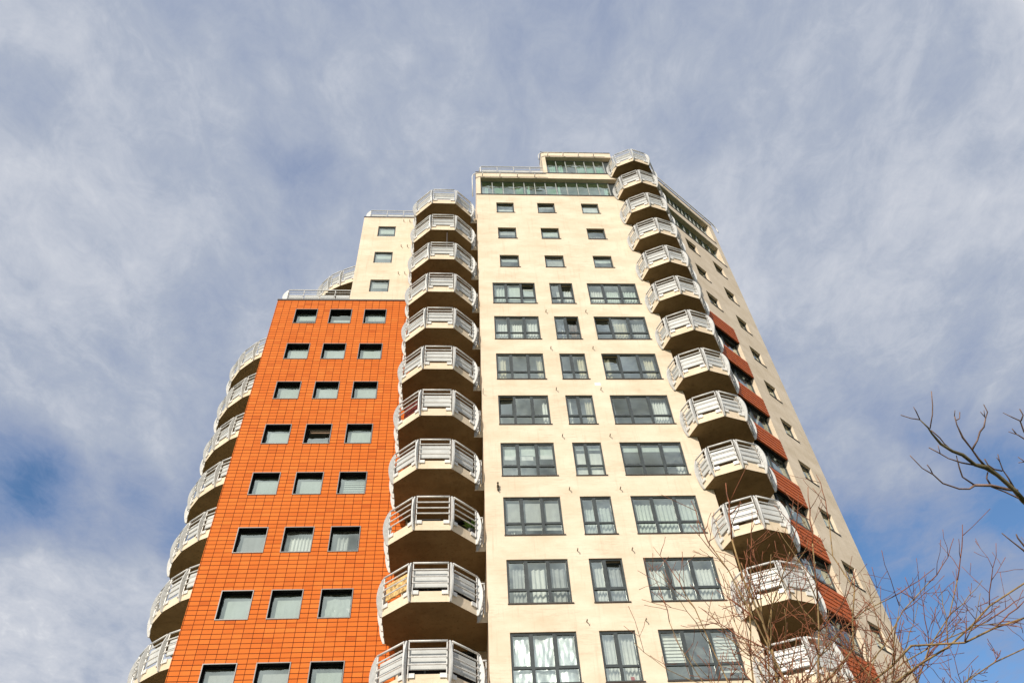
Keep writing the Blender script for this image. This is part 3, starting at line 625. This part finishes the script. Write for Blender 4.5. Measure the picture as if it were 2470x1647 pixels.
# dark glazed doors at the back of the recesses
for k in range(0, 13):
    zf = ZB0+SLAB-k*H
    mb = MB(); pn = MB(); z1 = zf+2.38
    if k > 0:
        for a, b_ in ((-2.05, -1.98), (-1.2, -1.13), (-0.35, -0.28), (0.5, 0.57)): mb.box(a, b_, -0.05, 0.012, zf, z1, FO)
        mb.box(-1.98, 0.5, -0.045, 0.012, z1-0.07, z1-0.001, FO)
        pn.box(-1.98, 0.5, -0.012, -0.006, zf, z1-0.07, FO)
        dr = obj('balcony_door', mb, 'frame', T, origin=FO(-2.05, 0, zf)); obj('pane', pn, 'black', dr)
for k in range(0, 15):
    zf = ZRB+SLAB-k*H; tt = (d1_-d0_).normalized(); nn = Vector((tt.y, -tt.x)); L = (d1_-d0_).length
    def fr(u, d, z): q = d0_+tt*u-nn*(d-0.03) if False else d0_+tt*u+nn*(-d); return Vector((q.x, q.y, z))
    mb = MB(); pn = MB(); z1 = zf+2.35
    for a in (0.1, L*0.5, L-0.17): mb.box(a, a+0.07, -0.09, -0.02, zf, z1, fr)
    pn.box(0.17, L-0.17, -0.05, -0.03, zf, z1-0.02, fr)
    dr = obj('balcony_door', mb, 'frame', T, origin=fr(0.1, -0.05, zf)); obj('pane', pn, 'black', dr)
# brown drain stain column, downpipe below the second centre balcony
mb = MB(); mb.tube([(-0.72, 22.90, 37.05), (-0.72, 22.93, 34.25)], 0.03, 6); obj('downpipe', mb, 'coping', T)

# roof terrace railings
def roof_rail(name_, P, Q, zf, n, posts, panel=True, lab=None):
    P = Vector(P); Q = Vector(Q); t = (Q-P).normalized(); L = (Q-P).length
    hand = MB(); n = Vector(n)
    def at(s_, o, z): q = P+t*s_+n*o; return (q.x, q.y, zf+z)
    hand.tube([at(0, 0.05, 1.08), at(L, 0.05, 1.08)], 0.034, 8)
    for z in (0.28, 0.54, 0.80): hand.tube([at(0, 0.09, z), at(L, 0.09, z)], 0.018, 6)
    for s_ in [L*i/posts for i in range(posts+1)]: hand.tube([at(s_, 0.03, -0.1), at(s_, 0.03, 1.06)], 0.026, 6)
    r_ = obj(name_, hand, 'rail', T, origin=at(0, 0, 0))
    if panel:
        pm = MB()
        def fr(u, d, z): q = P+t*u+n*(-d); return Vector((q.x, q.y, z))
        for i in range(posts): pm.box(L*i/posts+0.07, L*(i+1)/posts-0.05, 0.0, 0.02, zf+0.02, zf+0.72, fr)
        obj('panel', pm, 'panel', r_)
    return r_
r_ = roof_rail('roof_railing', (-9.27, 26.03), (-5.93, 26.03), 34.80, (0, -1), 4)
roof_rail('roof_railing', (-9.27, 33.0), (-9.27, 26.06), 34.80, (-1, 0), 7)
obj('fin', fin_mesh((-9.27, 26.03), (-1, 0), 34.80, 35.9, 0.22), 'rail', r_)
r_ = roof_rail('roof_railing', (-5.60, 26.06), (-2.55, 26.06), 43.36, (0, -1), 3)
roof_rail('roof_railing', (-5.60, 33.0), (-5.60, 26.09), 43.36, (-1, 0), 7)
obj('fin', fin_mesh((-5.60, 26.06), (-1, 0), 43.36, 44.45, 0.22), 'rail', r_)
r_ = roof_rail('roof_railing', (1.25, 24.08), (5.45, 24.08), 45.66, (0, -1), 4)
roof_rail('roof_railing', (1.25, 31.0), (1.25, 24.11), 45.66, (-1, 0), 7)
# cleaning rails: bent tubes on short brackets along the fascias
def clean_rail(fr, ua, ub, z, out, drop, side, nb, corner_u):
    mb = MB(); r_ = 0.55
    p = []
    for i in range(7):
        a_ = PI/2*i/6
        p.append(fr(corner_u + side*(r_*math.sin(a_)-0.15), -out, z - r_*(1-math.cos(a_))))
    far = ub if side < 0 else ua
    line = [fr(far, -out, z)] + p + [fr(corner_u+side*(r_-0.15), -out, z-r_-drop)]
    mb.tube(line, 0.038, 8)
    for i in range(nb):
        u = ua + (ub-ua)*(i+0.35)/nb
        mb.tube([fr(u, -out, z), fr(u, -out+0.02, z-0.1), fr(u, 0.0, z-0.12)], 0.028, 5)
    return obj('cleaning_rail', mb, 'rail', T, smooth=True)
clean_rail(FF, 0.95, 5.3, 45.20, 0.20, 2.4, -1, 4, 1.1)
clean_rail(FF, 5.3, 9.3, 48.15, 0.20, 0.5, -1, 4, 5.4)
clean_rail(FR, 1.6, 8.4, 48.25, 0.20, 0.15, 1, 5, 8.45)
# overflow spouts
mb = None
def spout(fr, u, z, L=0.16, d0=0.0):
    mb = MB(); mb.tube([fr(u, 0.0, z), fr(u, -L, z-0.01)], 0.020, 6); mb.tube([fr(u, -L+0.012, z-0.01), fr(u, -L+0.012, z-0.06)], 0.018, 5); return mb
for k in range(-1, 7):
    for u in (4.18, 6.15): obj('overflow_spout', spout(FF, u, 14.42+k*H+0.04), 'spout', T)
for z in (42.85, 40.04, 37.27):
    for u in (-3.47, -3.11): obj('overflow_spout', spout(FO, u, z), 'spout', T)
obj('overflow_spout', spout(FF, 1.44, 20.07, 0.14), 'spout', T)
mb = MB(); mb.tube([FF(0.98, 0, 25.42), FF(0.98, -0.30, 25.46)], 0.012, 6); obj('wall_rod', mb, 'spout', T)
mb = MB(); mb.box(5.93, 6.19, -0.003, 0.0, 25.95, 26.13, FF); obj('paint_patch', mb, 'paint', T)

M['pot'] = plain('dark_plastic', (0.03, 0.032, 0.035), 0.5); M['leaf'] = plain('green_leaves', (0.10, 0.20, 0.03), 0.6, 0, 0.3, 0.3, 20); M['redrug'] = plain('red_rug', (0.13, 0.028, 0.022), 0.9, 0, 0.1, 0.5, 12)
def pot_plant(x, y, z, label, seed, hgt=0.5):
    rt = empty('potted_plant', (x, y, z), label, 'plant'); rnd = random.Random(seed)
    mb = MB(); mb.tube([(x, y, z), (x, y, z+0.04), (x, y, z+0.24), (x, y, z+0.27)], [0.10, 0.11, 0.14, 0.15], 12); obj('pot', mb, 'pot', rt)
    mb = MB()
    for i in range(46):
        a = rnd.uniform(0, 2*PI); e = rnd.uniform(0.3, 1.4); L = rnd.uniform(0.5, 1)*hgt; d = Vector((math.cos(a)*math.cos(e), math.sin(a)*math.cos(e), math.sin(e)))
        p = Vector((x, y, z+0.25)); q = p+d*L; s_ = d.cross(Vector((0, 0, 1))).normalized()*0.03
        mid = p.lerp(q, 0.6)+Vector((0, 0, 0.04)); mb.quad(p, mid-s_, q-Vector((0, 0, 0.06)), mid+s_)
    obj('leaves', mb, 'leaf', rt, recalc=False); return rt
z8 = ZB0+SLAB-8*H
pot_plant(0.36, 23.66, z8, 'green potted plant on the open-railed balcony without panels, beside its right rails', 3)
pl_ = MB(); pl_.box(-1.32, -0.72, 23.05, 23.3, z8, z8+0.24); pl_.box(-1.35, -0.69, 23.02, 23.33, z8+0.24, z8+0.28); tag(obj('planter_box', pl_, 'pot', origin=(-1.02, 23.17, z8)), 'dark planter box on the floor of the open-railed balcony without panels', 'planter')
z6 = ZB0+SLAB-6*H
rg = MB(); rg.box(-2.30, -1.72, 0.0, 0.02, 0.15, 0.84, lambda u, d, z: Vector((u, 22.755+(-1.60-u)*0.909+0.16+d, z6+z))); tag(obj('rug', rg, 'redrug', origin=(-2.0, 23.2, z6)), 'dark red rug hung behind the bare left rails of a centre balcony', 'rug')
# small bird perched on the lone spout
bb = bmesh.new(); bmesh.ops.create_uvsphere(bb, u_segments=14, v_segments=10, radius=1.0)
for v in bb.verts:
    x, y, z = v.co; t = (z+1)/2
    k = 1.0-0.35*t
    v.co = Vector((x*0.055*k, y*0.07*k-0.03*t, z*0.105))
m_ = MB(); m_.bm = bb
h2 = bmesh.new(); bmesh.ops.create_uvsphere(h2, u_segments=12, v_segments=8, radius=0.042)
for v in h2.verts: v.co += Vector((0.0, -0.045, 0.125))
me_ = bpy.data.meshes.new('t'); h2.to_mesh(me_); bb.from_mesh(me_); h2.free(); bpy.data.meshes.remove(me_)
m_.tube([(0, -0.085, 0.125), (0, -0.115, 0.118)], [0.012, 0.002], 6)
m_.hexa([(-0.03, 0.03, -0.17), (0.03, 0.03, -0.17), (0.03, 0.045, -0.17), (-0.03, 0.045, -0.17), (-0.03, 0.02, -0.04), (0.03, 0.02, -0.04), (0.03, 0.05, -0.04), (-0.03, 0.05, -0.04)])
bp_ = FF(1.44, -0.085, 20.09+0.10)
for v in m_.bm.verts: v.co += bp_
bird = obj('bird', m_, 'bird', None, smooth=True, origin=(bp_.x, bp_.y, bp_.z-0.1))
tag(bird, 'small dark brown bird perched on a spout on the cream wall', 'bird')

# ------------------------------------------------------------------ trees
def bark(name, a, b_, c_=None):
    m, nt, b, o = mat(name)
    n1 = noi(nt, posn(nt), 14, 5, 0.65)
    st_ = [(0.3, a), (0.6, b_)] + ([(0.78, c_)] if c_ else [])
    nt.links.new(ramp(nt, n1, st_), b.inputs['Base Color']); b.inputs['Roughness'].default_value = 0.75
    bump(nt, b, noi(nt, posn(nt, (1, 1, 0.4)), 40, 4, 0.6), 0.5, 0.004)
    return m
M['bark'] = bark('tan_bark', (0.10, 0.065, 0.03), (0.32, 0.21, 0.085), (0.44, 0.33, 0.16))
M['twig'] = bark('red_brown_twigs', (0.09, 0.038, 0.02), (0.30, 0.10, 0.042))
M['bark2'] = bark('mossy_pale_bark', (0.07, 0.06, 0.03), (0.20, 0.165, 0.095), (0.44, 0.38, 0.30))
M['twig2'] = bark('pinkish_twigs', (0.08, 0.05, 0.04), (0.28, 0.18, 0.145))
def AT(px, py, dist): return ray(px, py)*dist
def wobble(pts, seg, amp, rnd):
    """resample a polyline, adding a small zigzag at every step"""
    out = [pts[0]]
    for a, b_ in zip(pts, pts[1:]):
        L = (b_-a).length; n = max(1, int(L/seg))
        for i in range(1, n+1):
            p = a.lerp(b_, i/n); s_ = amp if i < n or b_ is not pts[-1] else amp*0.3
            out.append(p+Vector((rnd.uniform(-s_, s_), rnd.uniform(-s_, s_), rnd.uniform(-s_, s_))))
    return out
def grow(tw, p, d, L, r, lev, rnd, up=0.35, knots=True, nbr=3, spread=0.75, wood=None):
    """one twig with side twigs; grows in gentle zigzags"""
    n = max(3, int(L/0.10)); st_ = L/n; pts = [p]; dd = d.normalized()
    sg = 1
    perp = dd.cross(Vector((rnd.uniform(-1, 1), rnd.uniform(-1, 1), rnd.uniform(-1, 1)))).normalized()
    for i in range(n):
        sg = -sg
        dd = (dd + perp*sg*0.16 + Vector((rnd.uniform(-.12, .12), rnd.uniform(-.12, .12), rnd.uniform(-.12, .12)+up*0.12))).normalized()
        pts.append(pts[-1]+dd*st_)
    rads = [max(0.0019, r*(1-0.62*i/n)) for i in range(n+1)]
    if knots:
        for i in range(1, n): rads[i] *= rnd.uniform(0.95, 1.35)
        rads[-1] *= 1.35
    (wood or tw).tube(pts, rads, 5 if r > 0.006 else 4)
    if lev <= 0: return
    k = nbr
    for j in range(k):
        i = min(n-1, max(1, int(n*(0.18+0.75*(j+rnd.random()*0.8)/k)))); q = pts[i]
        ax = Vector((rnd.uniform(-1, 1), rnd.uniform(-1, 1), rnd.uniform(-0.6, 1))).normalized()
        t = (pts[i+1]-pts[i]).normalized(); side = (ax - t*ax.dot(t)).normalized()
        nd_ = (t*(1-spread*0.5)+side*spread).normalized()
        grow(tw, q, nd_, L*rnd.uniform(0.35, 0.72), r*0.62, lev-1, rnd, up, knots, max(2, nbr-1), spread)
def make_tree(base, limbs, label, group, seed, bm_='bark', tm_='twig', side=(7, 0.7, 0.010, 2), up=0.5):
    rnd = random.Random(seed)
    root = empty('bare_tree', base, label, 'tree', group)
    tr = MB(); tw = MB(); br = MB()
    for kind, pts, r0_, r1_, dens in limbs:
        P = wobble(pts, 0.22, 0.012 if kind != 'trunk' else 0.01, rnd)
        n = len(P); rads = [r0_+(r1_-r0_)*(i/(n-1))**0.8 for i in range(n)]
        rads = [q*rnd.uniform(0.95, 1.08)*(0.82 if kind != 'trunk' else 1) for q in rads]
        (tr if kind == 'trunk' else br).tube(P, rads, 8 if r0_ > 0.02 else 6)
        cnt, L0, tr0, lev = side; cnt = int(dens*(3.2 if seed == 11 else 2.4))
        tot = n-1
        for j in range(cnt):
            f = 0.12+0.86*(j+rnd.random())/cnt; i = min(tot-1, int(tot*f)); t = (P[i+1]-P[i]).normalized()
            ax = Vector((rnd.uniform(-1, 1), rnd.uniform(-1, 1), rnd.uniform(-0.3, 1))).normalized(); s_ = (ax-t*ax.dot(t)).normalized()
            grow(tw, P[i], (t*0.8+s_*0.7), L0*rnd.uniform(0.35, 1.45)*(1.15-0.5*f), min(rads[i]*0.8, tr0), lev, rnd, up, wood=br if j % 2 else None)
        grow(tw, P[-1], (P[-1]-P[-2]), L0*0.7, r1_, 1, rnd, up)
    obj('trunk', tr, bm_, root, smooth=True)
    if len(br.bm.verts): obj('branch', br, bm_, root, smooth=True)
    obj('twigs', tw, tm_, root, smooth=True)
    return root
def chain(pxs): return [AT(*p) for p in pxs]
def down(p, x, y): return Vector((x, y, GZ-0.2))
# tree A: a clump in front of the corner balconies
bA = AT(1960, 1900, 6.2); baseA = Vector((bA.x, bA.y, GZ))
def tA(pxs): return [baseA+Vector((0, 0, 0.3)), baseA.lerp(AT(*pxs[0]), 0.6)] + chain(pxs)
limbsA = [
 ('trunk', [Vector((baseA.x, baseA.y, GZ-0.1)), baseA+Vector((0.02, 0, 1.2))], 0.085, 0.065, 0),
 ('branch', tA([(1880, 1647, 7.2), (1840, 1500, 7.4), (1790, 1400, 7.5), (1765, 1300, 7.6)]), 0.036, 0.009, 16),
 ('branch', tA([(1760, 1647, 7.0), (1720, 1560, 7.2), (1675, 1470, 7.3), (1650, 1430, 7.4)]), 0.022, 0.005, 8),
 ('branch', tA([(1815, 1647, 7.6), (1812, 1520, 7.8), (1805, 1440, 7.9), (1812, 1370, 8.0)]), 0.024, 0.006, 12),
 ('branch', tA([(1975, 1647, 7.4), (1975, 1520, 7.7), (1970, 1400, 7.9), (1960, 1310, 8.0)]), 0.026, 0.007, 14),
 ('branch', tA([(1860, 1647, 7.9), (1850, 1520, 8.0), (1880, 1400, 8.1), (1905, 1330, 8.2)]), 0.022, 0.006, 12),
 ('branch', tA([(1900, 1647, 6.9), (1820, 1490, 7.0), (1755, 1380, 7.1), (1725, 1330, 7.2)]), 0.024, 0.006, 11),
 ('branch', tA([(1700, 1647, 7.4), (1640, 1560, 7.5), (1615, 1500, 7.6)]), 0.014, 0.004, 4),
]
make_tree(baseA, limbsA, 'bare tree with red twigs in front of the corner balconies, crown reaching their third rail', 'bare winter trees', 11, side=(7, 0.80, 0.0056, 2), up=0.6)
# tree B: broader tree, limbs fanning out to the right against the sky
bB = AT(2150, 1950, 6.6); baseB = Vector((bB.x, bB.y, GZ))
def tB(pxs): return [baseB+Vector((0, 0, 0.3)), baseB.lerp(AT(*pxs[0]), 0.6)] + chain(pxs)
limbsB = [
 ('trunk', [Vector((baseB.x, baseB.y, GZ-0.1)), baseB+Vector((0.02, 0, 1.2))], 0.09, 0.07, 0),
 ('branch', tB([(1990, 1647, 7.6), (2055, 1565, 7.8), (2060, 1420, 8.1), (2010, 1340, 8.3), (1998, 1250, 8.5)]), 0.030, 0.006, 15),
 ('branch', tB([(2100, 1647, 7.4), (2200, 1560, 7.5), (2330, 1590-40, 7.6), (2400, 1515, 7.7), (2500, 1480, 7.8)]), 0.026, 0.008, 14),
 ('branch', tB([(2150, 1647, 7.5), (2290, 1590-30, 7.6), (2390, 1460, 7.8), (2480, 1400, 7.9)]), 0.028, 0.007, 13),
 ('branch', tB([(2210, 1647, 7.8), (2240, 1560, 8.0), (2290, 1480, 8.2), (2310, 1400, 8.3)]), 0.020, 0.006, 12),
 ('branch', tB([(2050, 1647, 8.0), (2130, 1555, 8.1), (2180, 1475, 8.2), (2240, 1405, 8.3)]), 0.022, 0.005, 13),
 ('branch', tB([(2120, 1647, 8.1), (2180, 1600, 8.2), (2290, 1535, 8.4), (2380, 1500, 8.5)]), 0.018, 0.005, 12),
 ('branch', tB([(1940, 1647, 8.1), (1990, 1560, 8.2), (2085, 1470, 8.3), (2150, 1440, 8.4)]), 0.020, 0.005, 12),
 ('branch', tB([(2330, 1647, 8.0), (2400, 1600, 8.0), (2480, 1560, 8.1)]), 0.018, 0.006, 9),
]
make_tree(baseB, limbsB, 'spreading bare tree with reddish twigs fanning out against the blue sky at lower right', 'bare winter trees', 23, side=(7, 0.72, 0.0050, 2), up=0.35)
# tree C: one lichen-covered bough of a tree standing to the right, reaching in from the frame edge
baseC = Vector((7.6, 2.3, GZ))
rootC = empty('bare_tree', baseC, 'pale lichen-speckled bough of a bare tree reaching in from the right edge', 'tree', 'bare winter trees')
def S4(pts, d): return [AT(2150+x/3.484, 900+y/3.484, d+0.0004*(x if isinstance(x, (int, float)) else 0)) for x, y in pts]
DC = 4.6
main = S4([(1400, 1330), (1115, 1075), (1030, 975), (900, 860), (800, 795), (710, 775), (600, 690), (510, 655), (420, 600), (340, 500), (310, 460), (240, 390)], DC)
br = MB(); tw = MB(); rnd = random.Random(5)
def limb(mbx, pts, r0_, r1_, amp=0.004):
    P = wobble(pts, 0.08, amp, rnd); n = len(P); mbx.tube(P, [(r0_+(r1_-r0_)*i/(n-1))*rnd.uniform(0.80, 1.22)*0.62 for i in range(n)], 7); return P
tk = MB(); top = Vector((6.6, 2.6, 3.9)); limb(tk, [Vector((7.6, 2.3, GZ-0.2)), Vector((7.5, 2.3, 0.5)), Vector((7.2, 2.4, 2.6)), top], 0.16, 0.06, 0.02)
limb(br, [top] + main[:2], 0.05, 0.026); limb(br, main[1:], 0.026, 0.0055, 0.003)
for pts, a, b_ in (
 ([(1060, 985), (970, 970), (830, 940), (700, 940)], .014, .010), ([(700, 940), (660, 975), (570, 972), (440, 925), (350, 850), (260, 800), (155, 690)], .010, .004),
 ([(350, 850), (330, 800), (300, 768)], .005, .004), ([(700, 940), (600, 870), (570, 800), (545, 690)], .009, .004), ([(720, 775), (600, 750), (480, 715), (410, 672), (315, 625)], .008, .004), ([(410, 672), (390, 605)], .004, .003),
 ([(800, 795), (740, 720), (680, 640), (600, 540), (550, 430), (530, 360)], .011, .005), ([(545, 395), (575, 375), (575, 325)], .005, .004), ([(530, 360), (535, 310)], .003, .0025),
 ([(680, 640), (720, 560), (750, 490), (780, 450), (790, 370), (805, 330), (775, 262)], .009, .004), ([(790, 372), (750, 325)], .004, .003), ([(785, 360), (780, 310)], .003, .0025),
 ([(325, 465), (345, 350), (350, 270), (335, 150)], .006, .0035), ([(240, 390), (165, 385), (80, 350)], .0045, .003), ([(240, 390), (205, 320), (185, 282)], .0045, .003), ([(335, 480), (400, 540), (450, 590), (510, 650)], .005, .006),
 ([(810, 830), (800, 880), (830, 935)], .006, .007), ([(1025, 955), (990, 880), (940, 820), (910, 740), (895, 680)], .008, .003), ([(930, 820), (860, 805), (810, 765), (785, 720)], .006, .006), ([(910, 740), (883, 705)], .003, .003),
 ([(840, 955), (950, 1000), (1060, 1045), (1150, 1060)], .005, .009),
 ([(1200, 620), (1115, 490), (1085, 400), (1020, 365), (938, 332)], .008, .003), ([(1090, 400), (1108, 350), (1080, 300)], .006, .004), ([(1210, 640), (1115, 560), (1055, 515), (985, 492)], .009, .003), ([(1050, 510), (1015, 465)], .006, .004),
 ([(1300, 900), (1115, 740), (1065, 705)], .006, .004), ([(1115, 745), (1070, 750)], .004, .003), ([(1250, 1620), (1115, 1490), (1010, 1400), (930, 1343)], .009, .005), ([(1200, 1560), (1110, 1450), (1070, 1390), (1048, 1350)], .008, .006), ([(1180, 1500), (1090, 1375)], .003, .002)):
    limb(tw, S4(pts, DC), a, b_)
limb(br, [top, Vector((6.2, 3.2, 4.9))] + S4([(1210, 640)], DC), 0.045, 0.009); limb(br, [Vector((6.9, 2.5, 3.3))] + S4([(1250, 1620)], DC), 0.04, 0.009)
limb(br, [Vector((6.2, 3.2, 4.9))] + S4([(1300, 900)], DC), 0.02, 0.006); limb(br, [Vector((6.2, 3.2, 4.9))] + S4([(1200, 620)], DC), 0.02, 0.008)
obj('trunk', tk, 'bark2', rootC, smooth=True); obj('branch', br, 'bark2', rootC, smooth=True); obj('twigs', tw, 'twig2', rootC, smooth=True)

# ------------------------------------------------------------------ ground
m, nt, b, o = mat('grass_and_soil')
n1 = noi(nt, posn(nt), 0.6, 8, 0.7)
nt.links.new(ramp(nt, n1, [(0.35, (0.035, 0.05, 0.018)), (0.65, (0.07, 0.085, 0.03))]), b.inputs['Base Color']); b.inputs['Roughness'].default_value = 0.95
M['grass'] = m
M['paving'] = plain('concrete_paving', (0.30, 0.255, 0.20), 0.9, 0, 0.2, 0.15, 2)
mb = MB(); mb.quad((-1500, -1500, GZ), (1500, -1500, GZ), (1500, 1500, GZ), (-1500, 1500, GZ)); tag(obj('ground', mb, 'grass'), kind='structure')
mb = MB(); mb.prism([(-22, 9), (30, 9), (30, 30), (25, 42), (-22, 42)], GZ-0.1, GZ+0.02); tag(obj('pavement', mb, 'paving'), kind='structure')

# ------------------------------------------------------------------ light and sky
A_SUN, E_SUN = R(28), R(29)
sd = Vector((-math.sin(A_SUN)*math.cos(E_SUN), -math.cos(A_SUN)*math.cos(E_SUN), math.sin(E_SUN)))
sl = bpy.data.lights.new('sun', 'SUN'); sl.energy = 4.4; sl.angle = R(0.5); sl.color = (1.0, 0.90, 0.76)
so = bpy.data.objects.new('sun', sl); C.objects.link(so); so.rotation_euler = sd.to_track_quat('Z', 'Y').to_euler(); so.location = (-20, -20, 40)
w = bpy.data.worlds.new('World'); bpy.context.scene.world = w; w.use_nodes = True; nt = w.node_tree; nt.nodes.clear()
out = nt.nodes.new('ShaderNodeOutputWorld'); bg = nt.nodes.new('ShaderNodeBackground'); nt.links.new(bg.outputs[0], out.inputs[0])
sky = nt.nodes.new('ShaderNodeTexSky'); sky.sky_type = 'NISHITA'; sky.sun_disc = False
sky.sun_elevation = E_SUN; sky.sun_rotation = math.atan2(sd.x, sd.y); sky.air_density = 1.0; sky.dust_density = 0.6; sky.ozone_density = 2.0
bg.inputs['Strength'].default_value = 0.10
tc = nt.nodes.new('ShaderNodeTexCoord')
sx = nt.nodes.new('ShaderNodeSeparateXYZ'); nt.links.new(tc.outputs['Generated'], sx.inputs[0])
zc = math_(nt, 'MAXIMUM', sx.outputs[2], 0.05)
cv = nt.nodes.new('ShaderNodeCombineXYZ'); nt.links.new(math_(nt, 'DIVIDE', sx.outputs[0], zc), cv.inputs[0]); nt.links.new(math_(nt, 'DIVIDE', sx.outputs[1], zc), cv.inputs[1])
mp = nt.nodes.new('ShaderNodeMapping'); mp.inputs['Rotation'].default_value = (0, 0, R(-24)); mp.inputs['Scale'].default_value = (1.5, 1.15, 1); nt.links.new(cv.outputs[0], mp.inputs[0])
n1 = noi(nt, mp.outputs[0], 1.3, 7, 0.55, 0.4)
mp2 = nt.nodes.new('ShaderNodeMapping'); mp2.inputs['Rotation'].default_value = (0, 0, R(-28)); mp2.inputs['Scale'].default_value = (7, 4.6, 1); nt.links.new(cv.outputs[0], mp2.inputs[0])
n2 = noi(nt, mp2.outputs[0], 1.6, 8, 0.65, 0.5)
mp3 = nt.nodes.new('ShaderNodeMapping'); mp3.inputs['Rotation'].default_value = (0, 0, R(20)); mp3.inputs['Scale'].default_value = (19, 17, 1); nt.links.new(cv.outputs[0], mp3.inputs[0])
n3 = noi(nt, mp3.outputs[0], 1.2, 6, 0.7, 0.8)
dens = math_(nt, 'ADD', math_(nt, 'ADD', math_(nt, 'MULTIPLY', n1, 0.72), math_(nt, 'MULTIPLY', n2, 0.30)), math_(nt, 'MULTIPLY', n3, 0.15))
def blob(px, py, rad, soft):
    d = ray(px, py); vm = nt.nodes.new('ShaderNodeVectorMath'); vm.operation = 'DOT_PRODUCT'; nt.links.new(tc.outputs['Generated'], vm.inputs[0]); vm.inputs[1].default_value = d
    mr = nt.nodes.new('ShaderNodeMapRange'); mr.interpolation_type = 'SMOOTHSTEP'; nt.links.new(vm.outputs['Value'], mr.inputs[0])
    mr.inputs[1].default_value = math.cos(R(rad+soft)); mr.inputs[2].default_value = math.cos(R(rad)); return mr.outputs[0]
for (px, py, rd, sf, k) in ((2330, 1500, 3, 12, -0.30), (2150, 1330, 0, 6, -0.14), (2440, 1180, 0, 4, -0.10), (-60, 1140, 0, 6, -0.20), (60, 1190, 0, 5, -0.10), (30, 980, 0, 5, 0.06), (220, 1200, 0, 5, -0.09), (380, 1230, 0, 4, -0.09), (470, 1290, 0, 3, -0.10), (560, 1150, 0, 4, -0.07), (60, 850, 2, 8, 0.08), (2440, 230, 0, 6, -0.10), (700, 330, 0, 4, -0.07), (760, 440, 0, 3, -0.08), (10, 250, 0, 4, -0.08),
                            (40, 1640, 3, 10, 0.14), (2210, 1230, 1, 4, 0.16), (2360, 1390, 0, 4, 0.16), (2080, 1130, 0, 4, 0.08), (60, 330, 4, 12, 0.12), (1200, 250, 8, 20, 0.05), (2150, 600, 8, 18, 0.08)):
    dens = math_(nt, 'ADD', dens, math_(nt, 'MULTIPLY', blob(px, py, rd, sf), k))
vm = nt.nodes.new('ShaderNodeVectorMath'); vm.operation = 'DOT_PRODUCT'; nt.links.new(tc.outputs['Generated'], vm.inputs[0]); vm.inputs[1].default_value = sd
mr = nt.nodes.new('ShaderNodeMapRange'); mr.interpolation_type = 'SMOOTHSTEP'; nt.links.new(vm.outputs['Value'], mr.inputs[0]); mr.inputs[1].default_value = math.cos(R(62)); mr.inputs[2].default_value = math.cos(R(8))
dens = math_(nt, 'ADD', math_(nt, 'ADD', dens, 0.015), math_(nt, 'MULTIPLY', mr.outputs[0], 0.45))      # thin bright cloud round the sun
cf = ramp(nt, dens, [(0.28, (0, 0, 0)), (0.40, (0.58, 0.58, 0.58)), (0.52, (0.9, 0.9, 0.9)), (0.7, (1, 1, 1))])
cc = ramp(nt, dens, [(0.36, (2.75, 3.5, 5.4)), (0.53, (3.3, 3.9, 5.35)), (0.66, (4.3, 4.8, 5.85)), (0.80, (6.1, 6.4, 7.1)), (1.0, (11.0, 11.0, 10.8))])
sk = mix(nt, 1.0, sky.outputs[0], (1.15, 1.42, 1.60), 'MULTIPLY')
fin = mix(nt, cf, sk, cc)
nt.links.new(fin, bg.inputs[0])

sc = bpy.context.scene
sc.view_settings.view_transform = 'Standard'; sc.view_settings.look = 'None'; sc.view_settings.gamma = 1.0; sc.view_settings.exposure = 0.0
sc.view_settings.use_curve_mapping = False
sc.render.engine = 'CYCLES'
sc.cycles.max_bounces = 8; sc.cycles.transparent_max_bounces = 12; sc.cycles.glossy_bounces = 3; sc.cycles.diffuse_bounces = 3
sc.cycles.caustics_reflective = False; sc.cycles.caustics_refractive = False
